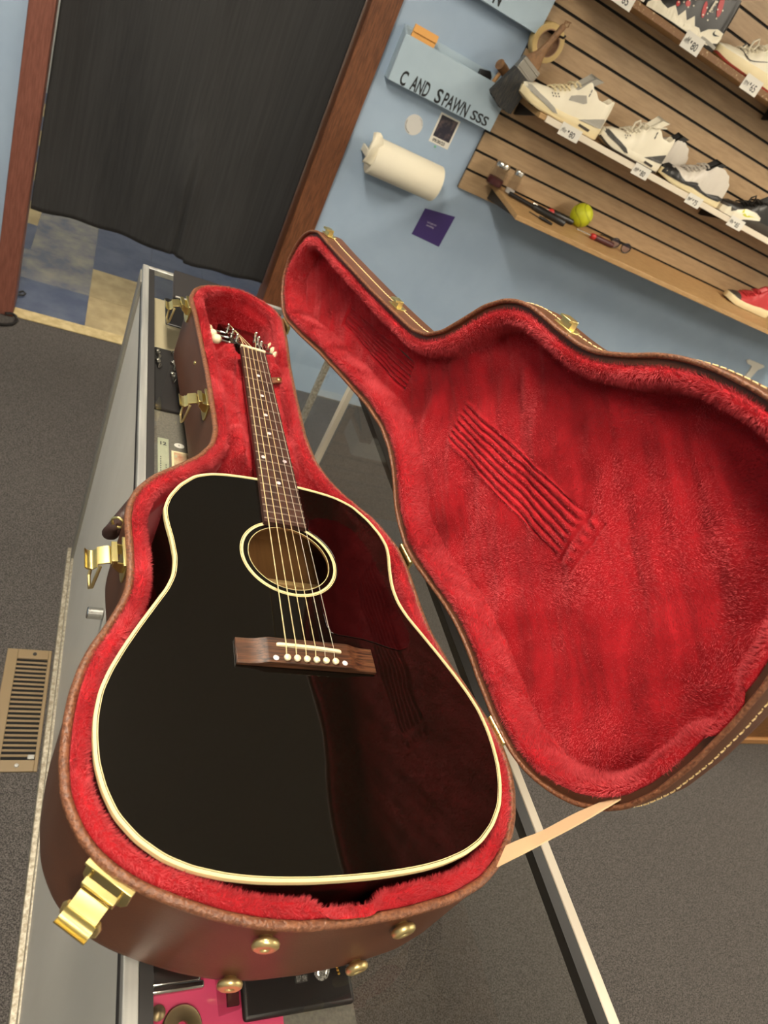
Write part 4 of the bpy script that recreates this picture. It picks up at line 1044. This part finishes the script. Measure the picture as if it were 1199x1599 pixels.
# pile, kept short and thin on the seams
F4 = np.array(m.f); A = R3[F4[:,0]]; B = R3[F4[:,1]]; D4 = R3[F4[:,3]]
Nn = np.cross(B-A, D4-A); Nn /= np.linalg.norm(Nn, axis=1)[:,None]
Nn *= np.sign(Nn@LZ)[:,None]
n = int(len(F4)*st*st*.75); pick = RNG.integers(0, len(F4), n); pick = pick[Gr[F4[pick,0]] > -1.2]; n = len(pick); r1 = RNG.random(n)[:,None]; r2 = RNG.random(n)[:,None]
P = A[pick]+(B-A)[pick]*r1+(D4-A)[pick]*r2
add_pile(m, P, Nn[pick], 2.6, .55, lean=1.0, scale=.02, jitter=.34)
part('lid_floor_plush', m, [PLUSH, PILE], lid, smooth=60)
# catches on the lid edge
for x, y in ((-95,772), (-80,472), (-190,133), (-183,-207)):
    p, t, n = frame(x, y)
    F = lambda u, o, z: LID((p[0]+t[0]*u+n[0]*o, p[1]+t[1]*u+n[1]*o, z))
    m = M().prism([(-16,2),(16,2),(16,12),(10,22),(-10,22),(-16,12)], -.4, 1.6, lambda u, z, o: F(u, o, z))
    m.fbox(F, -9, 9, 1, 11, 4, 13); m.fbox(F, -9, 9, 8, 11.5, -1, 13)
    part('catch', m, BRASS, lid, bevel=.7)
# webbing strap that holds the lid
a0, a1 = np.array([158,-223,-12.0]), np.array([172,-209,-12.0]); b0, b1 = np.array(LID((141,-227,-4))), np.array(LID((164,-213,-4)))
rows = []
for k in range(25):
    s = k/24; c0 = a0+(b0-a0)*s; c1 = a1+(b1-a1)*s; mid = (c0+c1)/2; d = (c1-c0)+np.array([2.2, 2.2, 0])*math.sin(s*11)
    d = d/np.linalg.norm(d)*(13.0-2.2*math.sin(s*3.1416)); sag = np.array([0, 0, -7*math.sin(s*3.1416)+1.6*math.sin(s*9.4)])
    nn = np.cross(d, b0-a0); nn /= np.linalg.norm(nn)
    rows.append([tuple(mid-d+sag), tuple(mid+d+sag), tuple(mid+d+sag+nn*1.3), tuple(mid-d+sag+nn*1.3)])
part('stay_strap', M().grid(rows, cv=True), STRAPM, case)
# ---------------------------------------------------------------- display counter
DK = -205.0
YN, YF = -1000.0, 1152.0
cn = thing('display_counter', 'long glass topped display counter with grey rear panels and metal edging', 'display counter', (100, 80, FLOOR))
part('glass_top', M().box(-125, 326, YN+6, YF-12, GLASS-7, GLASS), GLASSM, cn)
m = M().box(-150, -137, YN, YF, GLASS-12, GLASS+1.5); part('top_rail', m, METAL, cn, bevel=1.2)
m = M().box(-136.5, -125, YN, YF-12, GLASS-12, GLASS+.2); part('glass_gasket', m, DARKMETAL, cn)
m = M().box(-137, 356, YF-12, YF, GLASS-12, GLASS+1.5); part('end_rail', m, METAL, cn, bevel=1.2)
m = M().box(342, 356, YN, YF-12, GLASS-14, GLASS+1.5); part('edge_strip', m, WHITEEDGE, cn, bevel=1.2)
m = M().box(326, 341.5, YN, YF-12, GLASS-14, GLASS+.4); part('glass_gasket', m, BLACKP, cn)
m = M().box(-149, -128, YN, YF, GLASS-30, GLASS-12.5); part('dark_band', m, DARKMETAL, cn)  # dark band running under the top rail
m = M().box(-148, -140, YN, 320, FLOOR+42, GLASS-30); part('sliding_panel', m, GREYPANEL, cn, bevel=1)
m = M().box(-146, -139, 320, YF-62, FLOOR+42, GLASS-30); part('sliding_panel', m, GREYPANEL, cn, bevel=1)
m = M().box(-153, -128, YF-62, YF, FLOOR+22.5, GLASS-12.5); part('corner_post', m, mat('grey_post', srgb(126,123,114), .5), cn, bevel=1)
m = M().box(-152, -130, YN, YF-22, FLOOR+22, FLOOR+42); m.box(-163, -130, YN, YF, FLOOR, FLOOR+22); part('kick_strip', m, KICK, cn, bevel=2)
m = M().box(-138, 86, YN, YF-14, DK-10, DK); part('display_deck', m, DECK, cn)
m = M().box(-138, -127, YN, YF-14, DK, GLASS-30); part('inner_wall', m, DARKMETAL, cn)
m = M().box(341, 352, YN, YF, FLOOR+120, GLASS-14.5); m.box(-128, 352, YF-10, YF-4, FLOOR+120, GLASS-12.5); part('front_glass', m, GLASSM, cn)
m = M().box(-135, 345, YN, YF-14, FLOOR+4, FLOOR+120); part('plinth', m, OAK, cn)
for y0, mt in ((920, WHITEEDGE), (1122, KICK)):
    part('front_post', M().box(333, 347, y0, y0+18, FLOOR+120, GLASS-14.5), mt, cn, bevel=1)
m = M().box(-138, 120, YN, YF-14, -640, -628); part('lower_shelf', m, DECK, cn)
# lock on the rear panel
lk = M().lathe([(0,24),(8.5,24),(10,22.5),(10,0)], (-148, 362, -404), (-1, 0, .0), 22)
part('lock', lk, NICKEL, cn)

# things on and in the counter
def black_case():
    t = thing('jewelry_folder', 'black cloth jewelry folder lying open behind the head of the guitar case', 'jewelry box', (-40, 1030, GLASS))
    m = M().add([(-88,1016,GLASS+.6),(26,1010,GLASS+.6),(26,1146,GLASS+1.9),(-84,1146,GLASS+1.9),(-88,1016,GLASS+13),(26,1010,GLASS+13),(26,1146,GLASS+13),(-84,1146,GLASS+13)],
                [(3,2,1,0),(4,5,6,7),(0,1,5,4),(1,2,6,5),(2,3,7,6),(3,0,4,7)])
    part('raised_half', m, BLACKCLOTH, t, bevel=2)
    m = M().box(-104, 4, 900, 1012, GLASS+.6, GLASS+5); part('flat_half', m, BLACKP, t, bevel=2)
    m = M().tube([(-84,1013,GLASS+13),(-30,1011,GLASS+14.5),(24,1009,GLASS+13)], 2.2, 8); part('fold_glint', m, SHOEGREY, t)  # pale tube paints the white glint along the fold
black_case()
def tray(name, label, x0, x1, y0, y1, mt, h=8):
    return solo(name, M().box(x0, x1, y0, y1, DK+.5, DK+h), mt, label, 'jewelry tray', bevel=2.5)
tray('jewelry_tray', 'black velvet tray of silver earrings under the glass beside the case neck', -112, 60, 690, 908, BLACKCLOTH)
def earring(x, y, k):
    t = thing('earring', ['silver earring at the near end of the black velvet tray', 'silver earring in the far corner of the black velvet tray', 'silver earring below the corner one on the black velvet tray', 'clustered silver earring nearest the case on the tray', 'silver drop earring under the case edge on the black velvet tray'][k], 'earring', (x, y, DK+8), 'silver earrings in the tray')
    part('stud', M().lathe([(0,0),(5,1),(6.5,5),(5,9),(0,11)], (x, y, DK+8), n=12), SILVER, t)
    part('drop', M().tube([(x, y-6, DK+11), (x+3, y-16, DK+12), (x+1, y-26, DK+11)], [3,5,2], 10), SILVER, t)
for k, (x, y) in enumerate(((-78,806), (-106,880), (-106,846), (-76,850), (-74,888))): earring(x, y, k)
t = thing('banknote_holder', 'pale green banknote holder with dark lettering under the glass', 'banknote holder', (-94, 540, DK))
part('sleeve', M().box(-105, -86, 430, 604, DK+.5, DK+3.5), NOTE, t, bevel=.6)
m = M(); put_text(m, '12', 13, lambda a, b: (-103+a, 584+b, DK+3.9), .4, 1.0)
for k in range(9): m.box(-101, -99.4, 500+k*6, 503+k*6, DK+3.5, DK+3.9); m.box(-92, -90.8, 480+k*6, 483+k*6, DK+3.5, DK+3.9)
part('lettering', m, INK, t, smooth=0)
t = thing('banknote', 'old banknote with a cream border under the glass beside the case', 'banknote', (-40, 500, DK))
part('border', M().box(-81, 4, 430, 576, DK+.5, DK+1.6), SHOECREAM, t)
m = M().box(-77, 0, 434, 572, DK+1.6, DK+2.0); part('engraving', m, NOTE2, t)
m = M().grid([[(-46+r*math.cos(2*math.pi*k/40), 543+r*math.sin(2*math.pi*k/40), DK+2.3) for k in range(40)] for r in (9, 12)], cv=True)
m.box(-76, -72, 558, 563, DK+2, DK+2.3); part('rosette', m, NOTE, t)
t = solo('oval_label', M().prism([(-67+9*math.cos(2*math.pi*k/32), 594+6.5*math.sin(2*math.pi*k/32)) for k in range(32)], DK+.5, DK+1.6), WHITE, 'small white oval label on the grey deck above the banknote', 'label')
m = M(); put_text(m, '5', 6, lambda a, b: (-69+a, 592+b, DK+1.9), .1, 1.0); part('numeral', m, INK, t, smooth=0)
solo('display_mat', M().box(-114, 70, 914, 1136, DK+.3, DK+2.4), mat('lit_deck_beige', srgb(176,164,134), .8), 'beige sheet painting the lit stretch of the deck under the glass at the far end of the counter', 'mat')  # added sheet, paints the unshadowed far end of the deck
# near end
t = solo('display_mat', M().box(-124, 10, -420, -150, DK+.3, DK+2), PINK, 'bright pink mat on the deck at the near end of the counter', 'mat')
t = solo('jewelry_tray', M().box(-31, 84, -273, -150, DK+2.5, DK+11), BLACKP, 'black ring tray at the near end of the counter below the case', 'jewelry tray', bevel=4, seg=3)
def ring(x, y, kind, label):
    z = DK+11; t = thing('ring', label, 'ring', (x, y, z), 'rings in the black tray')
    mt = GOLD if kind == 'g' else SILVER
    pts = [(x+7*math.cos(a), y+1.5*math.sin(a)+5, z+1.5+4*math.sin(a)) for a in [2*math.pi*k/20 for k in range(20)]]
    part('band', M().tube(pts, 1.4, 8, closed=True), mt, t)
    h = M()
    if kind == 'p': h.lathe([(0,0),(8,.5),(8.6,2.5),(7,4),(3,5),(0,5.2)], (x, y, z+1), (0,-.3,1), 20)
    elif kind == 's':
        for a in (-3, 3):
            for b in (-4, 1.5): h.box(x+a-2.7, x+a+2.7, y+b-2.5, y+b+2.5, z+1, z+5)
    elif kind == 'v': h.tube([(x-3, y+6, z+2), (x-1, y-3, z+4), (x+4, y+6, z+2)], 1.6, 8)
    else:
        for k in range(6): h.lathe([(0,-1.5),(1.6,0),(0,1.5)], (x+.6*k-2, y+8-3*k, z+3), n=8)
    part('setting', h, GEM if kind in 'ps' else mt, t)
ring(9, -241, 'v', 'silver ring with a V shaped front, leftmost in the black ring tray')
ring(28, -243, 's', 'silver ring with a square block of stones in the black ring tray')
ring(51, -242, 'p', 'silver ring with a big round cluster of stones in the black ring tray')
ring(68, -240, 'g', 'thin gold ring, rightmost in the black ring tray')
t = thing('belt_buckle', 'silver rectangular buckle on the pink mat under the case', 'buckle', (-90, -215, DK))
part('plate', M().box(-118, -68, -236, -180, DK+2.5, DK+9), SILVER, t, bevel=3)
part('border', M().box(-122, -66, -241, -234, DK+3, DK+11), NICKEL, t, bevel=2)
t = thing('coin_box', 'clear plastic coin box with dark velvet inside, on the pink mat', 'coin box', (-36, -250, DK))
part('insert', M().box(-44, -33, -258, -216, DK+3, DK+7), MAROON, t)
part('frame', M().prism([(-52,-264),(-32,-261),(-32,-206),(-55,-206)], DK+2.2, DK+10, ), CLEARP, t)
part('coin', M().lathe([(0,8),(8,8),(8.4,9),(8,10),(0,10)], (-38, -230, DK), n=24), SILVER, t)
t = thing('medallion', 'old bronze medallion with a ring hole on the pink mat', 'medallion', (-86, -268, DK))
part('disc', M().lathe([(5,3),(17,3),(18,4.5),(17,6.5),(15,6),(8,6.4),(5,7),(5,3)], (-86, -268, DK), n=32), OLDBRASS, t)
solo('brass_button', M().lathe([(0,2.5),(6,2.5),(6.5,5),(3,8),(0,8.5)], (-107, -254, DK), n=20), OLDBRASS, 'small dark bronze button on the pink mat beside the medallion', 'button')
solo('token', M().lathe([(0,2.5),(12,2.5),(12.5,4),(12,5),(0,5)], (-45, -288, DK), n=28), BRASSD, 'round brass token on the pink mat cut by the bottom edge', 'token')

# ---------------------------------------------------------------- camera, light balance
R = [[0.8757825265004443, -0.23226474905209182, 0.42315251697735135], [0.16541780422283336, -0.6791356546152854, -0.7151305563855905], [0.45347758083790113, 0.6962958056587993, -0.5563544146489433]]
cam = bpy.data.cameras.new('camera'); co = bpy.data.objects.new('camera', cam); C.objects.link(co)
mw = Matrix(((R[0][0], -R[1][0], -R[2][0]), (R[0][1], -R[1][1], -R[2][1]), (R[0][2], -R[1][2], -R[2][2]))).to_4x4()
mw.translation = loc_m((-282.674, -423.826, 547.808)); co.matrix_world = mw
cam.sensor_fit = 'VERTICAL'; cam.sensor_height = 36.0; cam.lens = 36.0*1070.86/1599.0; cam.dof.use_dof = True; cam.dof.focus_distance = .86; cam.dof.aperture_fstop = 9.0; cam.clip_start = .02; cam.clip_end = 60
sc = bpy.context.scene; sc.camera = co
w = bpy.data.worlds.new('world'); sc.world = w; w.use_nodes = True
w.node_tree.nodes['Background'].inputs['Color'].default_value = (.05,.05,.05,1); w.node_tree.nodes['Background'].inputs['Strength'].default_value = .3
sc.view_settings.view_transform = 'Standard'; sc.view_settings.look = 'None'; sc.view_settings.gamma = 1.0
sc.view_settings.use_curve_mapping = False; sc.view_settings.exposure = EXPO
